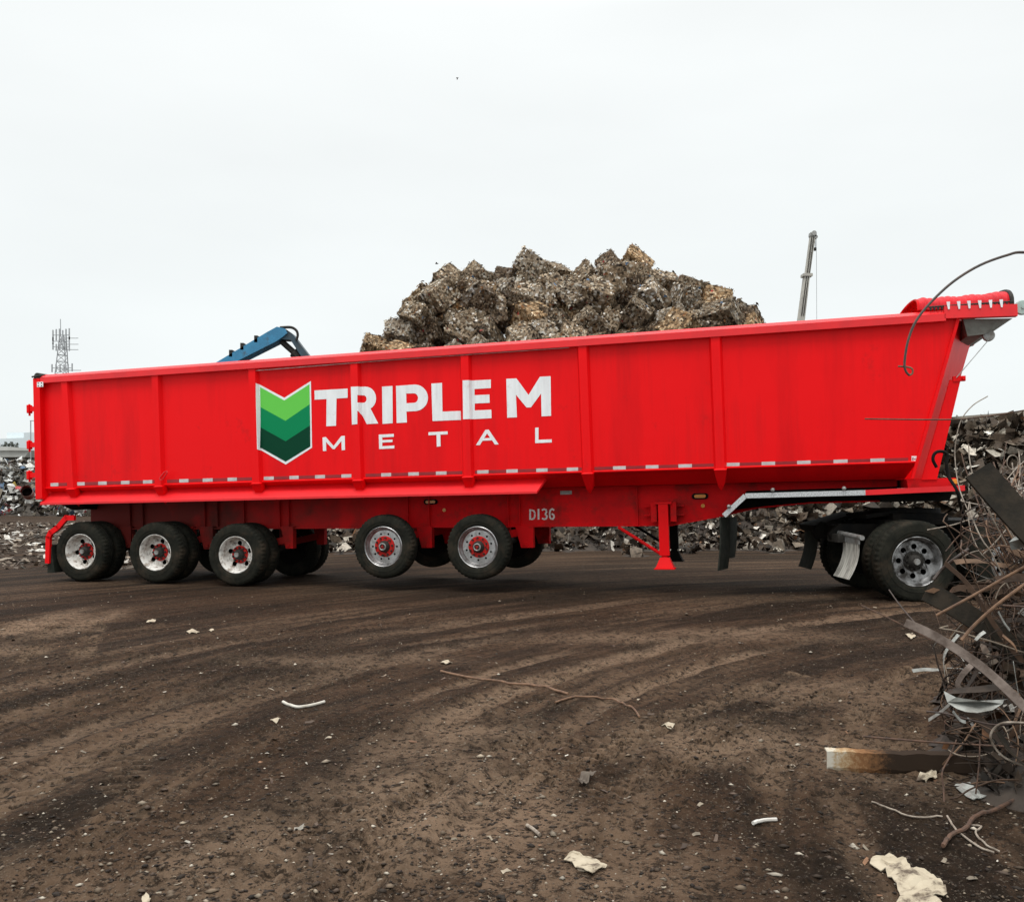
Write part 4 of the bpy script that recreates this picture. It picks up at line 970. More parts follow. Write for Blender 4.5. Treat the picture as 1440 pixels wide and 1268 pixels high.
# ------------------------------------------------------------------ machines and structures in the distance
BLUE = mat('blue_boom_paint', (.030, .21, .38), (.022, .14, .26), rough=.5, scale=1.2, dirt=(.05, .045, .04), dscale=2.0, dlo=.55, dhi=.7)
BZ = 34.0
def z8(x, y, Z=BZ): return at(x / 3, 420 + y / 3, Z)
hb_ = z8(760, 660); root = empty('material_handler', (hb_.x, BZ, 0)); tag(root, 'blue boom and stick of a material handler rising behind the trailer', 'excavator')
def hp(x, y, dy=0): q = z8(x, y); return Vector((q.x - hb_.x, dy, q.z))
b = MB(); b.prism([hp(720, 396, -.35), hp(945, 262, -.35), hp(1138, 147, -.35), hp(1178, 125, -.35), hp(1212, 133, -.35), hp(1222, 152, -.35), hp(1196, 172, -.35), hp(1176, 186, -.35), hp(1025, 262, -.35), hp(770, 440, -.35)], (0, .7, 0)); b.build('boom', BLUE, root)
b = MB(); b.prism([hp(716, 398, -.3), hp(774, 440, -.3), hp(810, 650, -.3), hp(735, 650, -.3)], (0, .6, 0)); b.build('boom_foot', BLUE, root)
b = MB(); b.prism([hp(1172, 138, -.26), hp(1205, 128, -.26), hp(1240, 152, -.26), hp(1268, 190, -.26), hp(1345, 290, -.26), hp(1312, 300, -.26), hp(1232, 178, -.26), hp(1196, 176, -.26)], (0, .52, 0)); b.build('stick', mat('dark_blue_stick', (.02, .06, .09), (.035, .045, .05), rough=.5, scale=2), root)
b = MB(); b.tube([hp(1188, 180), hp(1246, 232)], .11, 10); b.tube([hp(1240, 226), hp(1262, 246)], .2, 10); b.build('cylinder', DARKSTEEL, root)
b = MB(); b.tube(smooth_path([hp(1190, 128, -.3), hp(1235, 127, -.3), hp(1258, 140, -.3), hp(1264, 160, -.3), hp(1258, 182, -.3)]), .05, 6)
b.build('hydraulic_hose', DARKSTEEL, root)
for x, y in ((985, 236), (1032, 207), (1090, 176)): b = MB(); b.box(hp(x, y, -.2), (.12, .3, .25)); b.build('hose_clamp', DARKSTEEL, root)
b = MB(); b.box((0, .2, 2.0), (4.4, 2.8, 1.5), bev=.1); b.build('body', BLUE, root)
b = MB(); b.box((1.2, -1.0, 3.2), (1.6, 1.4, 1.7), bev=.15); b.build('cab', DARKSTEEL, root)
for dy in (-1.2, 1.6):
    b = MB(); b.tube([(-1.9, dy, .5), (1.9, dy, .5)], .5, 12); b.box((0, dy, .5), (4.2, .6, .9), bev=.2); b.build('track', BLACK, root)
# crane
CZ = 75.0
def z5(x, y, Z=CZ): return at(1100 + x / 3.96, 300 + y / 3.96, Z)
cb = z5(60, 900); root = empty('mobile_crane', (cb.x, CZ, 0)); tag(root, 'thin telescopic crane boom standing upright beyond the trailer nose', 'crane')
CRM = mat('crane_grey', (.42, .40, .35), (.30, .28, .25), rough=.6, scale=2)
def cp(x, y, dy=0): q = z5(x, y); return Vector((q.x - cb.x, dy, q.z))
b = MB(); b.prism([cp(48, 880, -.3), cp(90, 580, -.3), cp(121, 348, -.3), cp(149, 348, -.3), cp(122, 580, -.3), cp(84, 880, -.3)], (0, .6, 0)); b.build('lower_boom', CRM, root)
b = MB(); b.prism([cp(126, 348, -.22), cp(156, 125, -.22), cp(182, 125, -.22), cp(150, 348, -.22)], (0, .44, 0)); b.box(cp(136, 347), (.75, .8, .22)); b.build('upper_boom', CRM, root)
b = MB(); b.box(cp(169, 122), (.5, .5, .3), rot=Matrix.Rotation(.1, 3, 'Y')); b.tube([cp(172, 115, -.3), cp(172, 115, .3)], .2, 12); b.tube([cp(184, 135, -.25), cp(184, 135, .25)], .14, 12); b.build('boom_head', STEEL, root)
b = MB(); b.tube([cp(183, 130), cp(184, 195)], .03, 5); b.box(cp(183, 200), (.16, .16, .25)); b.tube([cp(190, 140), cp(193, 700)], .014, 4); b.build('hoist_cable', DARKSTEEL, root)
b = MB()
for x0, y0, x1, y1 in ((131, 345, 159, 130), (143, 345, 170, 130), (100, 575, 130, 352), (112, 575, 140, 352)): b.tube([cp(x0, y0, -.36), cp(x1, y1, -.30)], .035, 5)
b.build('boom_rib', DARKSTEEL, root)
b = MB(); b.box((0, 0, 1.5), (9, 2.6, 1.4), bev=.1); b.box((1.5, 0, 2.8), (3, 2.4, 1.4), bev=.1); b.build('carrier', CRM, root)
for dx in (-3.4, -1.9, 1.9, 3.4):
    b = MB(); b.tube([(dx, -1.35, .6), (dx, -.9, .6)], .6, 20); b.build('wheel', RUBBER, root)
# telecom tower
KZ = 160.0
TOWM = mat('galvanised_grey', (.33, .34, .35), (.25, .26, .27), rough=.6, scale=1)
kb = z8(268, 700, KZ); root = empty('telecom_tower', (kb.x, KZ, 0)); tag(root, 'grey lattice telecom tower with antenna arrays at the left behind the trailer tail', 'tower')
def kp(x, y, dy=0): q = z8(x, y, KZ); return Vector((q.x - kb.x, dy, q.z))
b = MB()
def legx(s, y): return 268 + s * (9 + (y - 155) * .085)
lv = list(range(155, 660, 28))
for s, dy in ((-1, -.6), (1, -.6), (0, 1.0)):
    b.tube([kp(legx(s, 155), 155, dy), kp(legx(s, 780), 780, dy * 4)], .085, 6)
for y0, y1 in zip(lv, lv[1:]):
    for (sa, da), (sb, db) in (((-1, -.6), (1, -.6)), ((1, -.6), (-1, -.6)), ((-1, -.6), (0, 1)), ((0, 1), (1, -.6))):
        k0, k1 = 1 + (y0 - 155) / 208, 1 + (y1 - 155) / 208
        b.tube([kp(legx(sa, y0), y0, da * k0), kp(legx(sb, y1), y1, db * k1)], .055, 4)
        b.tube([kp(legx(sa, y1), y1, da * k1), kp(legx(sb, y1), y1, db * k1)], .05, 4)
b.build('lattice', TOWM, root)
b = MB(); b.tube([kp(256, 160), kp(255, 86)], .07, 6); b.build('mast', TOWM, root)
for y0, x0, x1, hh in ((160, 244, 312, 2.6), (186, 244, 312, 1.6), (209, 244, 312, 1.6), (297, 240, 324, 1.8)):
    for dy in (-1.6, 1.6): b = MB(); b.tube([kp(x0, y0, dy), kp(x1, y0, dy)], .06, 5); b.build('antenna_rail', TOWM, root)
    for x in np.linspace(x0, x1, 6 if y0 != 186 else 3):
        b = MB(); b.box(kp(x, y0 + random.uniform(-4, 4), -1.7), (.18, .16, hh * .75)); b.build('antenna', TOWM, root)
# overpass, building, pole and bushes at the left edge
CONC = mat('pale_concrete', (.50, .50, .47), (.42, .42, .39), rough=.8, scale=.3)
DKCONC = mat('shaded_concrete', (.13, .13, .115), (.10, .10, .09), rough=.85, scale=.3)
def zl_(x, y, Z): return at(x / 6.34, 560 + y / 6.34, Z)
root = empty('highway_overpass', (-110, 190, 0)); tag(root, 'pale concrete highway overpass beyond the scrap at the far left', 'bridge')
o0 = Vector((-110, 190, 0))
b = MB(); z1, z2 = zl_(0, 462, 190).z, zl_(0, 523, 190).z; xe = zl_(222, 500, 190).x
b.prism([Vector((-180, 190, z2)) - o0, Vector((xe, 190, z2)) - o0, Vector((xe + 1, 190, z1)) - o0, Vector((-180, 190, z1)) - o0], (0, 12, 0)); b.build('deck', CONC, root)
b = MB(); z3 = zl_(0, 432, 190).z; xb = zl_(270, 450, 190).x
b.prism([Vector((-180, 189.4, z1 + .05)) - o0, Vector((xb, 189.4, z1 - .1)) - o0, Vector((xb, 189.4, z1 + .35)) - o0, Vector((xe - 3, 189.4, z3)) - o0, Vector((-180, 189.4, z3)) - o0], (0, .5, 0)); b.build('parapet', CONC, root)
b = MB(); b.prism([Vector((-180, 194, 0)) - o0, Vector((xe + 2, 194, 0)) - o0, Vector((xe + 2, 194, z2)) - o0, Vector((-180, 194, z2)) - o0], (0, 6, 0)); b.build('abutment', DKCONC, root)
BLDM = mat('pale_blue_cladding', (.62, .68, .70), (.56, .62, .64), rough=.6, scale=.05)
root = empty('warehouse', (-165, 330, 0)); tag(root, 'pale grey-blue warehouse block behind the overpass at the left edge', 'building'); o0 = Vector((-165, 330, 0))
xa, xb_, xc = zl_(-150, 300, 330).x, zl_(212, 300, 330).x, zl_(420, 300, 330).x
b = MB(); b.prism([Vector((xb_, 330, 0)) - o0, Vector((xc, 330, 0)) - o0, Vector((xc, 330, zl_(0, 297, 330).z)) - o0, Vector((xb_, 330, zl_(0, 306, 330).z)) - o0], (0, 40, 0)); b.build('tall_hall', BLDM, root)
b = MB(); b.prism([Vector((xa, 332, 0)) - o0, Vector((xb_ - .5, 332, 0)) - o0, Vector((xb_ - .5, 332, zl_(0, 348, 330).z)) - o0, Vector((xa, 332, zl_(0, 362, 330).z)) - o0], (0, 30, 0)); b.build('low_hall', BLDM, root)
b = MB(); q = zl_(140, 330, 330); b.box(Vector((q.x, 340, q.z)) - o0, (14, 6, 3)); b.build('roof_plant', BLDM, root)
b = MB(); q = zl_(274, 200, 150); b.tube([(q.x, 150, 0), (q.x, 150, q.z)], .09, 8); b.box((q.x + .5, 150, q.z), (1.2, .2, .12)); tag(b.build('lamp_pole', TOWM), 'thin grey lamp pole standing left of the trailer hinges', 'pole')
LEAF = tint_mat('leaves', rough=.7)
def bush(name, px, py0, py1, wpx, Z, label, pal):
    k = 900; c_ = at(px, (py0 + py1) / 2, Z); h_ = (py1 - py0) / FPX * Z / 2; w_ = wpx / FPX * Z / 2
    d = rng.normal(size=(k, 3)); d /= np.linalg.norm(d, axis=1, keepdims=True); d *= rng.uniform(.35, 1, (k, 1)) ** .5
    pos = np.array(c_[:]) + d * np.array([w_, w_, h_]) * (1 + .3 * np.sin(d[:, :1] * 9 + d[:, 1:2] * 7))
    nr = rand_dirs(k, .4); tg = np.cross(nr, rand_dirs(k)); tg /= np.linalg.norm(tg, axis=1, keepdims=True)
    L__ = rng.uniform(.5, 1.1, k) * h_ * .28
    root = empty(name, (0, 0, 0)); tag(root, label, 'shrub')
    o = scatter_mesh('foliage', pos, tg, nr, L__, L__ * .7, rng.uniform(-.4, .4, k), palette(k, pal), LEAF); o.parent = root
    b = MB(); b.tube([(c_.x, c_.y, 0), (c_.x, c_.y, c_.z)], [.12, .05], 6); b.build('stem', DARKCORE, root)
bush('roadside_bush', 42, 648, 668, 26, 110, 'dull green bush behind the scrap left of the trailer tail', [(2, (.06, .085, .04)), (1, (.10, .12, .06))])
bush('roadside_bush', 14, 622, 634, 22, 205, 'dark bushy clump rising above the overpass parapet', [(2, (.05, .06, .045)), (1, (.08, .09, .07))])
# concrete retaining wall behind the shredded heap, right
b = MB(); p1, p2 = at(1290, 590, 48), at(1600, 575, 46)
b.prism([(p1.x, 48, 0), (p2.x, 46, 0), (p2.x, 46, p2.z), (at(1440, 580, 47).x, 47, at(1440, 578, 47).z), (p1.x, 48, p1.z)], (0, .6, 0))
tag(b.build('retaining_wall', mat('brown_concrete', (.30, .26, .21), (.18, .155, .125), rough=.85, scale=.8)), 'brownish concrete wall along the skyline right of the trailer nose', 'wall')
# red and white drum at the foot of the left pile
c_ = at(37, 690, 55.5); b = MB(); ax = Vector((.35, -.9, .2)).normalized(); b.tube([c_, c_ + ax * -1.2], .32, 24, mi=0, cap=False); b.tube([c_ + ax * .01, c_ - ax * .12], .35, 24, mi=1, cap=False); b.tube([c_ - ax * .6, c_ - ax * .7], .30, 24, mi=2)
dr = b.build('pipe_section', [mat('faded_red', (.30, .07, .06), (.2, .05, .04), rough=.6), mat('chalk_white', (.6, .58, .55), rough=.7), BLACK]); dr.data.shade_smooth() if hasattr(dr.data, 'shade_smooth') else None
tag(dr, 'open faded red cylinder with a pale rim lying in the left scrap pile', 'pipe')
# birds
def bird(px, py, Z, label, roll):
    c_ = at(px, py, Z); b = MB()
    b.tube([c_ + Vector((-.22, 0, 0)), c_ + Vector((-.1, 0, .02)), c_ + Vector((.08, 0, .02)), c_ + Vector((.2, 0, .03)), c_ + Vector((.28, 0, .02))], [.02, .07, .08, .05, .01], 8)
    o = b.build('bird', DARKSTEEL); tag(o, label, 'bird'); b = MB()
    for s in (-1, 1): b.add([c_ + Vector((.1, s * .04, .03)), c_ + Vector((.05, s * .30, .16 * roll)), c_ + Vector((-.1, s * .62, .06 * roll)), c_ + Vector((-.1, s * .30, .12 * roll)), c_ + Vector((-.08, s * .04, .03))], [(0, 1, 3, 4), (1, 2, 3)])
    b.build('wings', DARKSTEEL, o)
bird(614, 371, 130, 'small dark bird flying just left of the bale heap', 1)
bird(643, 110, 170, 'tiny bird high in the sky above the trailer', -1)

# ------------------------------------------------------------------ foreground scrap on the right
RUST = mat('rusty_rod', (.10, .050, .028), (.040, .023, .016), rough=.75, scale=20, bump=.3)
RUSTL = mat('light_rust', (.19, .105, .058), (.085, .045, .026), rough=.75, scale=18)
DARKROD = mat('dark_rod', (.035, .026, .022), (.07, .042, .03), rough=.6, scale=20)
PALE = mat('pale_sheet', (.36, .365, .34), (.20, .195, .175), rough=.5, metal=.2, scale=12, dirt=(.13, .10, .075), dscale=9, dlo=.58, dhi=.75)
PLATE = mat('dark_plate', (.014, .012, .009), (.030, .023, .016), rough=.75, scale=8, bump=.15, spec=.12)
GREYBAR = mat('weathered_bar', (.17, .135, .115), (.075, .055, .044), rough=.7, spec=.2, scale=10, bump=.2)
PAPER = mat('torn_cardboard', (.42, .36, .265), (.30, .245, .175), rough=.85, scale=9, dirt=(.09, .065, .045), dscale=9, dlo=.52, dhi=.62)
WIREW = mat('pale_wire', (.30, .25, .20), (.13, .10, .075), rough=.6, scale=20)

def mound_h(x, y):
    return 1.95 * sstep(-.05, 1.45, x - .455 * y - .08 * np.sin(y * 5)) * sstep(4.55, 5.7, y) * sstep(9.0, 7.2, y) * sstep(8, 5.5, x) - .05
def tangle():
    gx = np.arange(2.0, 7.5, .08); gy = np.arange(4.4, 9.2, .08); XX, YY = np.meshgrid(gx, gy); ZZ = mound_h(XX, YY) * .82 + fbm(XX * 3, YY * 3, 3) * .14 * (mound_h(XX, YY) > .05)
    ny_, nx_ = XX.shape; i = np.arange(ny_ - 1)[:, None] * nx_ + np.arange(nx_ - 1)[None, :]
    F = np.stack([i, i + 1, i + nx_ + 1, i + nx_], -1).reshape(-1, 4)
    zc = ZZ.ravel()[F].max(1); F = F[zc > .02].tolist()
    core = link_mesh('core', np.stack([XX, YY, ZZ], -1).reshape(-1, 3), F, DARKCORE, fcol=np.tile([.03, .024, .018, 1], (len(F), 1)))
    k = 5200
    x = rng.uniform(2.1, 6.0, k * 4); y = rng.uniform(4.7, 8.2, k * 4); h = mound_h(x, y); ok = np.where(h > .04)[0][:k]
    x, y, h = x[ok], y[ok], h[ok]; k = len(x)
    nr = rand_dirs(k, .5); tg = np.cross(nr, rand_dirs(k)); tg /= np.linalg.norm(tg, axis=1, keepdims=True)
    Ls = .085 * np.minimum(rng.lognormal(0, .6, k), 2.2)
    fl = scatter_mesh('flakes', np.stack([x, y, h * rng.uniform(.75, 1.02, k) + .01], -1), tg, nr, Ls, Ls * rng.uniform(.06, .45, k), rng.uniform(-.7, .7, k),
                      palette(k, [(8, (.018, .014, .010)), (5, (.045, .033, .024)), (2.0, (.11, .08, .058)), (.6, (.28, .26, .23)), (.35, (.52, .51, .48)), (.6, (.18, .085, .04))]), FLAKEG)
    # long curled ribbons and wires woven through the heap
    V = []; Fc = []; Cc = []
    pal = [(6, (.030, .020, .014)), (5, (.075, .045, .029)), (1.8, (.15, .09, .055)), (.6, (.26, .21, .16)), (.22, (.5, .48, .44))]
    mbw = MB()
    for j in range(1700):
        for _ in range(30):
            x = random.uniform(2.2, 5.2); y = random.uniform(4.8, 7.6); h = float(mound_h(x, y))
            if h > .05: break
        else: continue
        p_ = Vector((x, y, h * random.uniform(.8, 1.0) + .03)); d = Vector(rand_dirs(1, .35)[0]); curl = Vector(rand_dirs(1)[0]) * random.uniform(.05, .5)
        n_ = random.randint(6, 12); st = random.uniform(.035, .10); pts = [p_]
        for q in range(n_):
            d = (d + curl.cross(d) * .8 + Vector(rand_dirs(1)[0]) * .12); d.normalize(); d.z -= .03
            if p_.x < .475 * p_.y: d.x = abs(d.x)
            p_ = p_ + d * st; p_.z = max(p_.z, .015); pts.append(p_)
        n0 = len(mbw.f)
        if random.random() < .82: mbw.tube(smooth_path(pts, 2), random.uniform(.0018, .0050), 5)
        else: mbw.ribbon(smooth_path(pts, 2), random.uniform(.012, .05), tuple(rand_dirs(1)[0]), .0025)
        Cc += [palette(1, pal)[0]] * (len(mbw.f) - n0)
    wr = link_mesh('wires', mbw.v, mbw.f, FLAKEG, fcol=np.concatenate([np.array(Cc), np.ones((len(Cc), 1))], 1))
    return join_meshes('scrap_tangle', [core, fl, wr])
tag(tangle(), 'dark tangled heap of wire, strip and turnings at the right edge', 'scrap heap', kind='stuff')

def px_path(pts, k=5): return smooth_path([at(*p_) for p_ in pts], k)
def rod(name, pts, r, m_, label, cat='rod', k=5, seg=8, group=None):
    b = MB(); P_ = px_path(pts, k); b.tube(P_, r, seg); o = b.build(name, m_, smooth=True); tag(o, label, cat, group); return o
b = MB()
P_ = px_path([(1560, 900, 5.6), (1600, 640, 5.5), (1560, 430, 5.3), (1500, 362, 5.1), (1440, 355, 5.0), (1416, 359, 5.0), (1378, 373, 5.0), (1342, 395, 5.0), (1312, 422, 5.0), (1289, 450, 5.0), (1277, 479, 5.0), (1272, 510, 5.0), (1274, 522, 5.0), (1279, 528, 5.0)])
b.tube(P_, [.0085 - .0025 * i / len(P_) for i in range(len(P_))], 8); arch = b.build('bent_rod', DARKROD, smooth=True); tag(arch, 'long dark rod arching high over the trailer nose with a hooked end', 'rod')
b = MB(); b.tube(px_path([(1278.5, 527.8, 5.0), (1283, 525, 5.0), (1282.5, 518.5, 5.0), (1275, 516, 5.01), (1263, 515, 5.02)]), .0052, 8); b.build('hook_end', RUSTL, arch, smooth=True)
rod('straight_wire', [(1216, 589, 5.6), (1315, 590, 5.5), (1365, 588, 5.4), (1440, 577, 5.2), (1540, 556, 5.0), (1580, 640, 5.2), (1590, 880, 5.5)], .0042, RUST, 'thin rusty wire reaching horizontally across the front of the red box', 'wire')
rod('thin_wire', [(1389, 557, 7.0), (1368, 570, 7.0), (1352, 590, 7.0), (1345, 616, 7.0), (1343, 645, 7.0), (1350, 690, 6.9), (1372, 740, 6.7)], .0042, WIREW, 'thin pale wire curving up against the sky right of the nose', 'wire')
rod('black_hose', [(1317, 657, 9.5), (1312, 646, 9.5), (1315, 637, 9.5), (1324, 634.5, 9.5), (1332, 639, 9.5), (1331, 652, 9.5), (1334, 670, 9.5), (1346, 690, 9.4), (1352, 716, 9.5), (1365, 745, 9.8)], .017, BLACK, 'black looped hose beside the trailer front corner', 'hose')
def plank(name, pts, wpx, m_, label, cat, side, thick=.008, k=3):
    b = MB(); P_ = px_path(pts, k)
    ws = [wpx / FPX * pts[0][2]] * len(P_); b.ribbon(P_, ws, side, thick); o = b.build(name, m_); tag(o, label, cat); return o
plank('steel_plate', [(1375, 661, 5.2), (1400, 690, 5.15), (1425, 718, 5.1), (1450, 745, 5.05), (1500, 800, 5.0)], 42, PLATE, 'broad dark steel strip slanting down into the right edge', 'plate', (1, .15, .85), .02)
plank('steel_plate', [(1302, 831, 5.9), (1335, 848, 5.85), (1370, 870, 5.8), (1405, 893, 5.75), (1432, 915, 5.7), (1480, 960, 5.6)], 30, PLATE, 'dark brown plate with a pale broken tip below the tractor wheel', 'plate', (.5, .3, .9), .012)
b = MB(); b.disc([[(1300, 831), (1313, 826), (1322, 829), (1313, 834)]], lambda x, y: at(x, y, 5.86)); b.disc([[(1300, 831), (1313, 826), (1322, 829), (1313, 834)]], lambda x, y: at(x, y, 5.875))
o = b.build('broken_tip', RUSTL); o.parent = bpy.data.objects['steel_plate.001']
plank('flat_bar', [(1273, 875, 5.0), (1313, 893, 4.95), (1364, 925, 4.85), (1400, 954, 4.8), (1440, 993, 4.7), (1500, 1060, 4.6)], 12, GREYBAR, 'long weathered grey-brown flat bar sloping down to the right edge', 'bar', (.3, .2, .9), .008)
b = MB(); up_ = [(1327, 971), (1344, 980), (1377, 985), (1412, 983)]; dn_ = [(1332, 987), (1345, 996), (1358, 1000.5), (1374, 1002), (1396, 998), (1410, 989)]
for Zo in (0, .006):
    ring = up_ + dn_[::-1]
    b.disc([ring], lambda x, y, Zo=Zo: at(x, y, 4.75 - .10 * math.sin((x - 1327) / 85 * math.pi) + Zo - .002 * (y - 985)))
tag(b.build('curved_sheet', PALE), 'pale crescent of bent sheet metal in the middle of the right heap', 'sheet metal')
b = MB(); ring = [(1419, 762), (1426, 755), (1440, 751), (1470, 748), (1470, 772), (1440, 768), (1432, 772), (1422, 773)]
for Zo in (0, .006): b.disc([ring], lambda x, y, Zo=Zo: at(x, y, 5.1 + Zo + .05 * math.sin(x * .08)))
tag(b.build('curved_sheet', PALE), 'shiny pale metal scrap at the right edge under the dark strip', 'sheet metal')
plank('curled_strip', [(1349, 975, 5.0), (1347, 960, 5.02), (1356, 945, 5.05), (1366, 935, 5.1)], 8, GREYBAR, 'short grey strip bent upright above the pale crescent', 'strip', (1, .3, 0), .004)
rod('rusty_rod', [(1317, 865, 5.3), (1345, 850, 5.25), (1385, 828, 5.2), (1440, 797, 5.1), (1520, 750, 5.0)], .0085, RUSTL, 'light rusty rod rising to the right beside the tractor wheel', 'rod')
rod('rusty_rod', [(1352, 900, 5.1), (1369, 880, 5.1), (1400, 852, 5.05), (1440, 822, 5.0), (1500, 780, 4.95)], .0095, RUSTL, 'lower of two light rusty rods at the right edge', 'rod')
rod('rusty_rod', [(1410, 851, 5.0), (1440, 853, 4.95), (1500, 858, 4.9)], .006, RUST, 'short level rusty rod at the right edge below two rising ones', 'rod')
rod('thin_wire', [(1211, 851, 6.2), (1240, 864, 6.1), (1272, 880, 6.0), (1310, 900, 5.9)], .0045, RUST, 'thin rusty wire poking left towards the yard above the flat bar', 'wire')
rod('thin_wire', [(1250, 829, 6.5), (1265, 850, 6.4), (1280, 868, 6.3), (1300, 890, 6.1)], .0045, DARKROD, 'thin dark wire poking up in front of the tractor tyre', 'wire')
for i, (pts, lb) in enumerate((([(1304, 745, 7.5), (1340, 738, 7.4), (1370, 728, 7.3), (1392, 722, 7.2), (1420, 730, 7.0)], 'pale twig-like rod crossing above the tractor rim'),
             ([(1330, 775, 7.3), (1350, 752, 7.3), (1375, 738, 7.2), (1395, 732, 7.1), (1420, 735, 7)], 'thin curved wire crossing the upper tyre of the tractor'),
             ([(1330, 790, 7.2), (1342, 775, 7.2), (1366, 760, 7.1), (1400, 752, 7.0)], 'thin curved wire crossing the right side of the tractor tyre'),
             ([(1383, 779, 6.0), (1400, 762, 6.0), (1417, 742, 6.0)], 'short straight pale rod standing right of the tractor tyre'),
             ([(1360, 800, 7), (1358, 780, 7), (1366, 750, 7), (1380, 720, 6.9), (1392, 690, 6.8)], 'tall thin wire bowed right of the tractor tyre'))):
    rod('thin_wire', pts, .005, WIREW if i in (0, 3) else RUST, lb, 'wire')
rod('dark_bar', [(1313, 815, 6.5), (1325, 800, 6.5), (1345, 784, 6.4), (1362, 772, 6.4)], .012, DARKROD, 'dark bar leaning across the lower tractor rim', 'bar')
# loose brown wires at the top of the heap
WG = 'springy brown wires sticking out of the right heap'
for j in range(64):
    x0 = random.uniform(1385, 1460); y0 = random.uniform(690, 800); Z = random.uniform(5.4, 6.8); a = random.uniform(-2.9, -.4); ln_ = random.uniform(40, 120); cv = random.uniform(-1.3, 1.3)
    pts = [(x0, y0, Z)]
    for q in range(5):
        a += cv * .25; x0 += math.cos(a) * ln_ / 5; y0 += math.sin(a) * ln_ / 5; pts.append((max(x0, 1352), max(y0, 622), Z + .05 * q))
    pts = [(pts[0][0] + 25, pts[0][1] + 50, Z)] + pts
    rod('springy_wire', pts, random.uniform(.0025, .005), random.choice([RUST, RUST, RUSTL, DARKROD, WIREW]), 'thin springy brown wire sticking out of the top of the right heap', 'wire', 3, 5, WG)
rod('wire_ring', [(1424 + 8 * math.cos(a), 650 + 10 * math.sin(a), 6.0) for a in [R(t) for t in range(0, 361, 30)]], .004, WIREW, 'small ring of pale wire above the dark slanting strip', 'wire', 2, 6)
# white strips and curls lower in the heap
for j, (pts, lb) in enumerate((([(1283, 943, 8.35), (1300, 941, 8.38), (1321, 942, 8.36)], 'pale flat strip sticking out left of the crescent sheet'),
                   ([(1306, 1012, 5.5), (1320, 1003, 5.4), (1330, 995, 5.3), (1340, 985, 5.2)], 'pale ribbon curling left below the crescent sheet'),
                   ([(1329, 950, 5.4), (1327, 925, 5.4), (1335, 908, 5.4), (1348, 892, 5.4)], 'pale ribbon hanging under the flat bar'),
                   ([(1340, 1000, 5.0), (1350, 1012, 5.0), (1358, 1015, 5.0)], 'small pale ribbon dangling from the crescent sheet'),
                   ([(1372, 900, 5.2), (1378, 893, 5.2), (1385, 888, 5.2)], 'small white scrap strip between flat bar and dark plate'),
                   ([(1404, 860, 5.3), (1412, 875, 5.3), (1420, 886, 5.3)], 'white strip hanging beside the dark plate at right'),
                   ([(1410, 893, 5.1), (1425, 906, 5.1), (1430, 916, 5.1)], 'tan strip lying along the dark plate'),
                   ([(1425, 930, 4.9), (1428, 950, 4.9), (1432, 975, 4.9)], 'white ribbed strip upright at the right edge'))):
    plank('scrap_ribbon', pts, 5, PALE if j != 6 else RUSTL, lb, 'strip', (.2, .6, .8), .003)
rod('curled_wire', [(1440, 1016, 4.6), (1412, 1016, 4.65), (1398, 1024, 4.7), (1393, 1036, 4.7), (1400, 1052, 4.7), (1415, 1066, 4.65), (1445, 1078, 4.6)], .006, WIREW, 'pale thick wire curling in a hook at the lower right heap', 'wire')
rod('long_wire', [(1214, 1035, 5.4), (1260, 1039, 5.3), (1310, 1043, 5.2), (1375, 1047, 5.1), (1430, 1050, 5.0)], .006, RUST, 'long straight rusty wire lying level above the angle iron', 'wire')
rod('long_wire', [(1303, 1000, 5.3), (1330, 1003, 5.2), (1365, 1012, 5.0), (1400, 1019, 4.8), (1440, 1016, 4.6)], .005, DARKROD, 'long dark wire passing under the crescent sheet', 'wire')
plank('dark_strip', [(1405, 1030, 4.7), (1418, 1052, 4.65), (1440, 1075, 4.6), (1470, 1100, 4.5)], 26, PLATE, 'dark green-brown curved strip at the lower right edge', 'strip', (.7, .3, -.6), .006)
# angle iron on the mud
b = MB(); ZA = 5.32
def gp(px, py): return ground_at(px, py)
pL, pR = gp(1163, 1081), gp(1420, 1089); d_ = (pR - pL); d_.z = 0; ln_ = d_.length; d_.normalize(); nn_ = Vector((-d_.y, d_.x, 0)); hgt = .098
N_ = 26; V = []
for i in range(N_ + 1):
    f = i / N_; q = pL + d_ * ln_ * f; jit = random.uniform(-.004, .004); cut = (.018 * math.sin(i * 2.1) if 2 < i < 10 else 0)
    zq = float(ground_z(q.x, q.y)) * .3
    V += [Vector((q.x, q.y, zq + .004 - cut * .3 + jit)), Vector((q.x, q.y, zq + hgt + jit)), Vector((q.x, q.y, zq + hgt + jit)) + nn_ * .085, Vector((q.x, q.y, zq + hgt - .008 + jit)) + nn_ * .085, Vector((q.x, q.y, zq + hgt - .008 + jit)) + nn_ * .008, Vector((q.x, q.y, zq - .02)) + nn_ * .008]
F = [tuple(range(6)), tuple(range(N_ * 6, N_ * 6 + 6))[::-1]] + [(i * 6 + k_, i * 6 + (k_ + 1) % 6, (i + 1) * 6 + (k_ + 1) % 6, (i + 1) * 6 + k_) for i in range(N_) for k_ in range(6)]
b.add(V, F)
m_, t, p = node_mat('flaking_white_over_rust'); n = t.nodes.new; l = t.links.new
tcn = n('ShaderNodeTexCoord'); sp_ = n('ShaderNodeSeparateXYZ'); l(tcn.outputs['Generated'], sp_.inputs[0])
nzn = n('ShaderNodeTexNoise'); nzn.inputs['Scale'].default_value = 22; nzn.inputs['Detail'].default_value = 10; nzn.inputs['Roughness'].default_value = .8; l(tcn.outputs['Object'], nzn.inputs[0])
ad = n('ShaderNodeMath'); ad.operation = 'MULTIPLY_ADD'; ad.inputs[1].default_value = .55; l(nzn.outputs['Fac'], ad.inputs[0]); l(sp_.outputs['X'], ad.inputs[2])
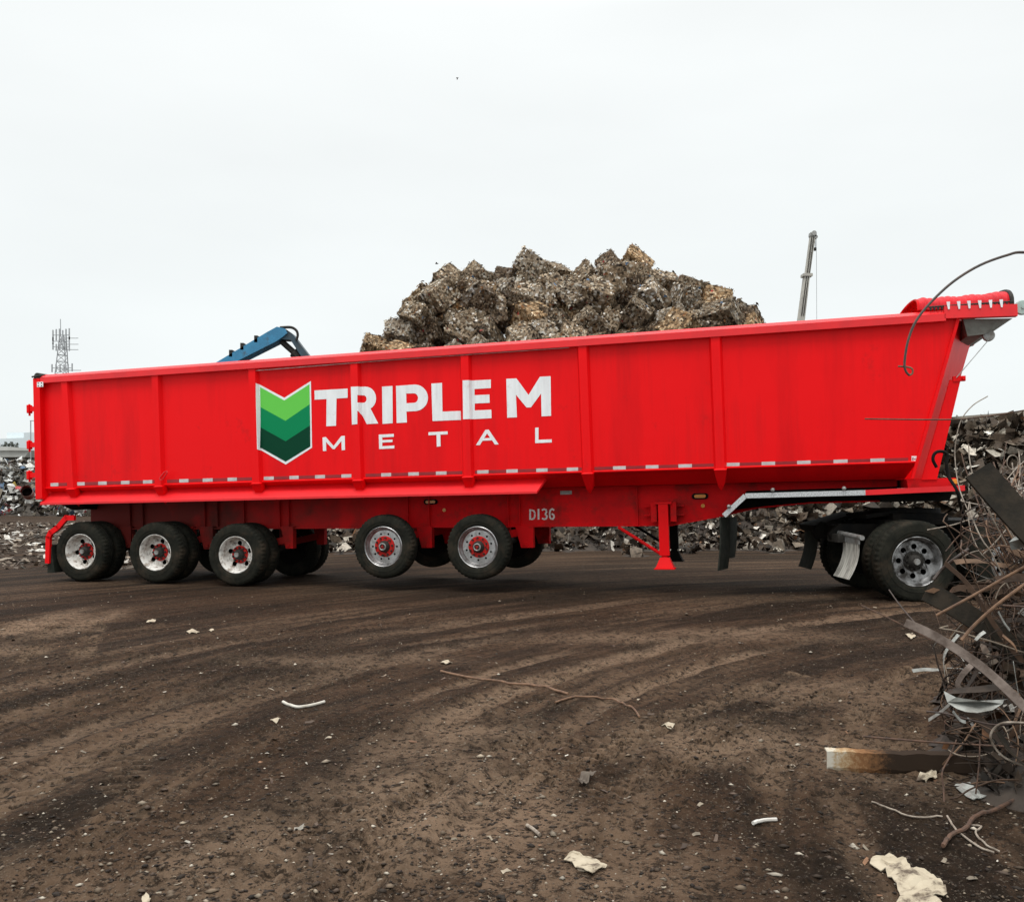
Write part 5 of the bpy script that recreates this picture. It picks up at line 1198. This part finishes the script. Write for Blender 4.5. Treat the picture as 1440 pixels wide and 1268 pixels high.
rp = n('ShaderNodeValToRGB'); l(ad.outputs[0], rp.inputs[0]); cr = rp.color_ramp
cr.elements[0].position = .28; cr.elements[0].color = (.50, .47, .40, 1); cr.elements[1].position = .62; cr.elements[1].color = (.035, .024, .017, 1)
e = cr.elements.new(.36); e.color = (.36, .26, .15, 1); e = cr.elements.new(.46); e.color = (.22, .11, .05, 1)
l(rp.outputs[0], p.inputs['Base Color']); p.inputs['Roughness'].default_value = .9; p.inputs['Specular IOR Level'].default_value = .08
tag(b.build('angle_iron', m_), 'rusty angle iron with flaking white paint lying on the mud', 'angle iron')
# crumpled sheets on the mud
def sheet(name, ring, m_, label, cat, lift=.012, crump=.012, cuts=3):
    b = MB(); pts = [gp(x, y) for x, y in ring]; zc = sum(q.z for q in pts) / len(pts)
    b.disc([[(q.x, q.y) for q in pts]], lambda x, y: Vector((x, y, 0)))
    bm = bmesh.new(); vs_ = [bm.verts.new(v) for v in b.v]
    for f in b.f: bm.faces.new([vs_[i] for i in f])
    bmesh.ops.subdivide_edges(bm, edges=bm.edges[:], cuts=cuts, use_grid_fill=True)
    for v in bm.verts:
        v.co.z = max(float(ground_z(v.co.x, v.co.y)), zc - .01) + lift + crump * float(vnoise(v.co.x * 31, v.co.y * 31)) * 1.6
        v.co.x += random.uniform(-.004, .004); v.co.y += random.uniform(-.004, .004)
    bmesh.ops.recalc_face_normals(bm, faces=bm.faces[:])
    me = bpy.data.meshes.new(name); bm.to_mesh(me); bm.free(); me.materials.append(m_)
    o = bpy.data.objects.new(name, me); COL.objects.link(o); md = o.modifiers.new('thickness', 'SOLIDIFY'); md.thickness = .004
    tag(o, label, cat); return o
sheet('cardboard_scrap', [(794, 1212), (802, 1204), (811, 1202), (824, 1206), (838, 1210), (854, 1219), (846, 1224), (827, 1230), (814, 1224)], PAPER, 'small off-white piece of torn cardboard lying in the middle foreground', 'cardboard')
sheet('cardboard_scrap', [(1223, 1219), (1226, 1211), (1250, 1209), (1275, 1210), (1284, 1222), (1300, 1226), (1318, 1238), (1327, 1250), (1332, 1262), (1310, 1266), (1338, 1285), (1290, 1300), (1258, 1285), (1266, 1268), (1262, 1250), (1244, 1232)], PAPER, 'large torn cream cardboard at the lower right corner of the yard', 'cardboard', crump=.02)
sheet('paper_scrap', [(1342, 1108), (1355, 1104), (1372, 1112), (1388, 1124), (1368, 1127), (1352, 1117)], PALE, 'pale pointed metal scrap below the right end of the angle iron', 'scrap')
sheet('leaf_scrap', [(1289, 1099), (1300, 1092), (1309, 1083), (1319, 1095), (1303, 1100)], PAPER, 'crumpled tan scrap beside the angle iron', 'scrap', crump=.03, lift=.02)
sheet('paper_scrap', [(1273, 893), (1283, 891), (1288, 896), (1281, 900)], PAPER, 'small white scrap on the mud under the flat bar', 'scrap')
sheet('mud_lump', [(812, 1108), (818, 1098), (830, 1093), (838, 1095), (830, 1106), (818, 1114)], mat('grey_clay', (.13, .105, .08), (.08, .06, .045), rough=.85, scale=8), 'greyish clod of clay in the middle of the tracks', 'clod', lift=.03, crump=.03)
for ring, lb in (([(262, 889), (270, 886), (281, 889), (276, 891), (266, 891)], 'small white scrap left of the middle behind the tracks'), ([(294, 887), (298, 884), (301, 887), (297, 889)], 'tiny white scrap right beside a larger one'),
                 ([(380, 1014), (388, 1011), (396, 1013), (388, 1017)], 'small flat white scrap below the bent white stick'), ([(206, 875), (214, 872), (220, 873), (213, 876)], 'small pale scrap on the left near the trailer wheels'),
                 ([(619, 933), (630, 930), (636, 933), (627, 935)], 'pale scrap at the left end of the long straight stick'), ([(930, 1020), (940, 1017), (950, 1020), (944, 1024)], 'brown scrap right of the curved wire'),
                 ([(198, 1267), (206, 1262), (213, 1267), (207, 1273)], 'white chip at the bottom edge left of the middle')):
    sheet('white_scrap', ring, PAPER, lb, 'scrap', cuts=2)
def ground_rod(name, pts, r, m_, label, cat='stick', lift=.012):
    P_ = [gp(x, y) for x, y in pts]; P_ = smooth_path(P_, 5)
    for q in P_: q.z = float(ground_z(q.x, q.y)) + lift
    n_ = len(P_); zz = [sum(P_[max(0, min(n_ - 1, i + d))].z for d in range(-4, 5)) / 9 for i in range(n_)]
    for q, z in zip(P_, zz): q.z = max(z, q.z - .004)
    b = MB(); b.tube(P_, r, 7); o = b.build(name, m_, smooth=True); tag(o, label, cat)
ground_rod('bent_stick', [(398, 989), (406, 992), (417, 996), (428, 994.5), (440, 993), (456, 989)], .011, mat('bleached_stick', (.55, .52, .46), (.42, .38, .32), rough=.7, scale=9), 'bent white stick lying alone on the left of the yard')
ground_rod('straight_stick', [(620, 945), (660, 952), (706, 959), (745, 965), (779, 971), (799, 977)], .011, RUSTL, 'long straight brown stick lying in the middle of the tracks')
ground_rod('curved_wire', [(781, 988), (797, 984), (813, 982), (845, 983), (862, 986), (878, 991), (888, 996), (894, 1001), (899, 1010)], .008, RUSTL, 'brown wire curved like a bow in the middle of the tracks', 'wire')
ground_rod('short_stick', [(741, 1163), (750, 1169), (759, 1177)], .009, WIREW, 'short pale stick lying above the small cardboard')
ground_rod('short_stick', [(1059, 1160), (1072, 1158), (1082, 1156), (1092, 1156)], .010, mat('white_plastic', (.6, .58, .54), (.45, .42, .38), rough=.6), 'short white stick right of the middle foreground')
ground_rod('root_like_rod', [(1326, 1196), (1339, 1178), (1358, 1169), (1371, 1153), (1400, 1143), (1440, 1122), (1490, 1100)], .010, RUST, 'crooked rusty rod snaking in from the right edge', 'rod', .02)
ground_rod('white_wire', [(1332, 1151), (1345, 1169), (1374, 1191), (1398, 1203)], .005, WIREW, 'straight pale wire below the crooked rusty rod', 'wire')
ground_rod('white_wire', [(1366, 1162), (1380, 1167), (1372, 1174), (1384, 1188), (1406, 1202)], .005, WIREW, 'zigzag pale wire below the crooked rusty rod', 'wire')
ground_rod('white_wire', [(1226, 1130), (1245, 1141), (1285, 1151), (1325, 1151)], .0045, WIREW, 'pale wire lying left of the crooked rusty rod', 'wire')
rod('drooping_wire', [(1345, 1040, 5.2), (1335, 1065, 5.1), (1325, 1085, 5.0), (1327, 1110, 4.95), (1328, 1132, 4.85)], .0045, RUST, 'brown wire drooping over the angle iron to the mud', 'wire')
rod('drooping_wire', [(1378, 1040, 4.9), (1377, 1070, 4.85), (1374, 1100, 4.8), (1372, 1116, 4.8)], .004, RUST, 'thin wire hanging down right of the drooping brown wire', 'wire')
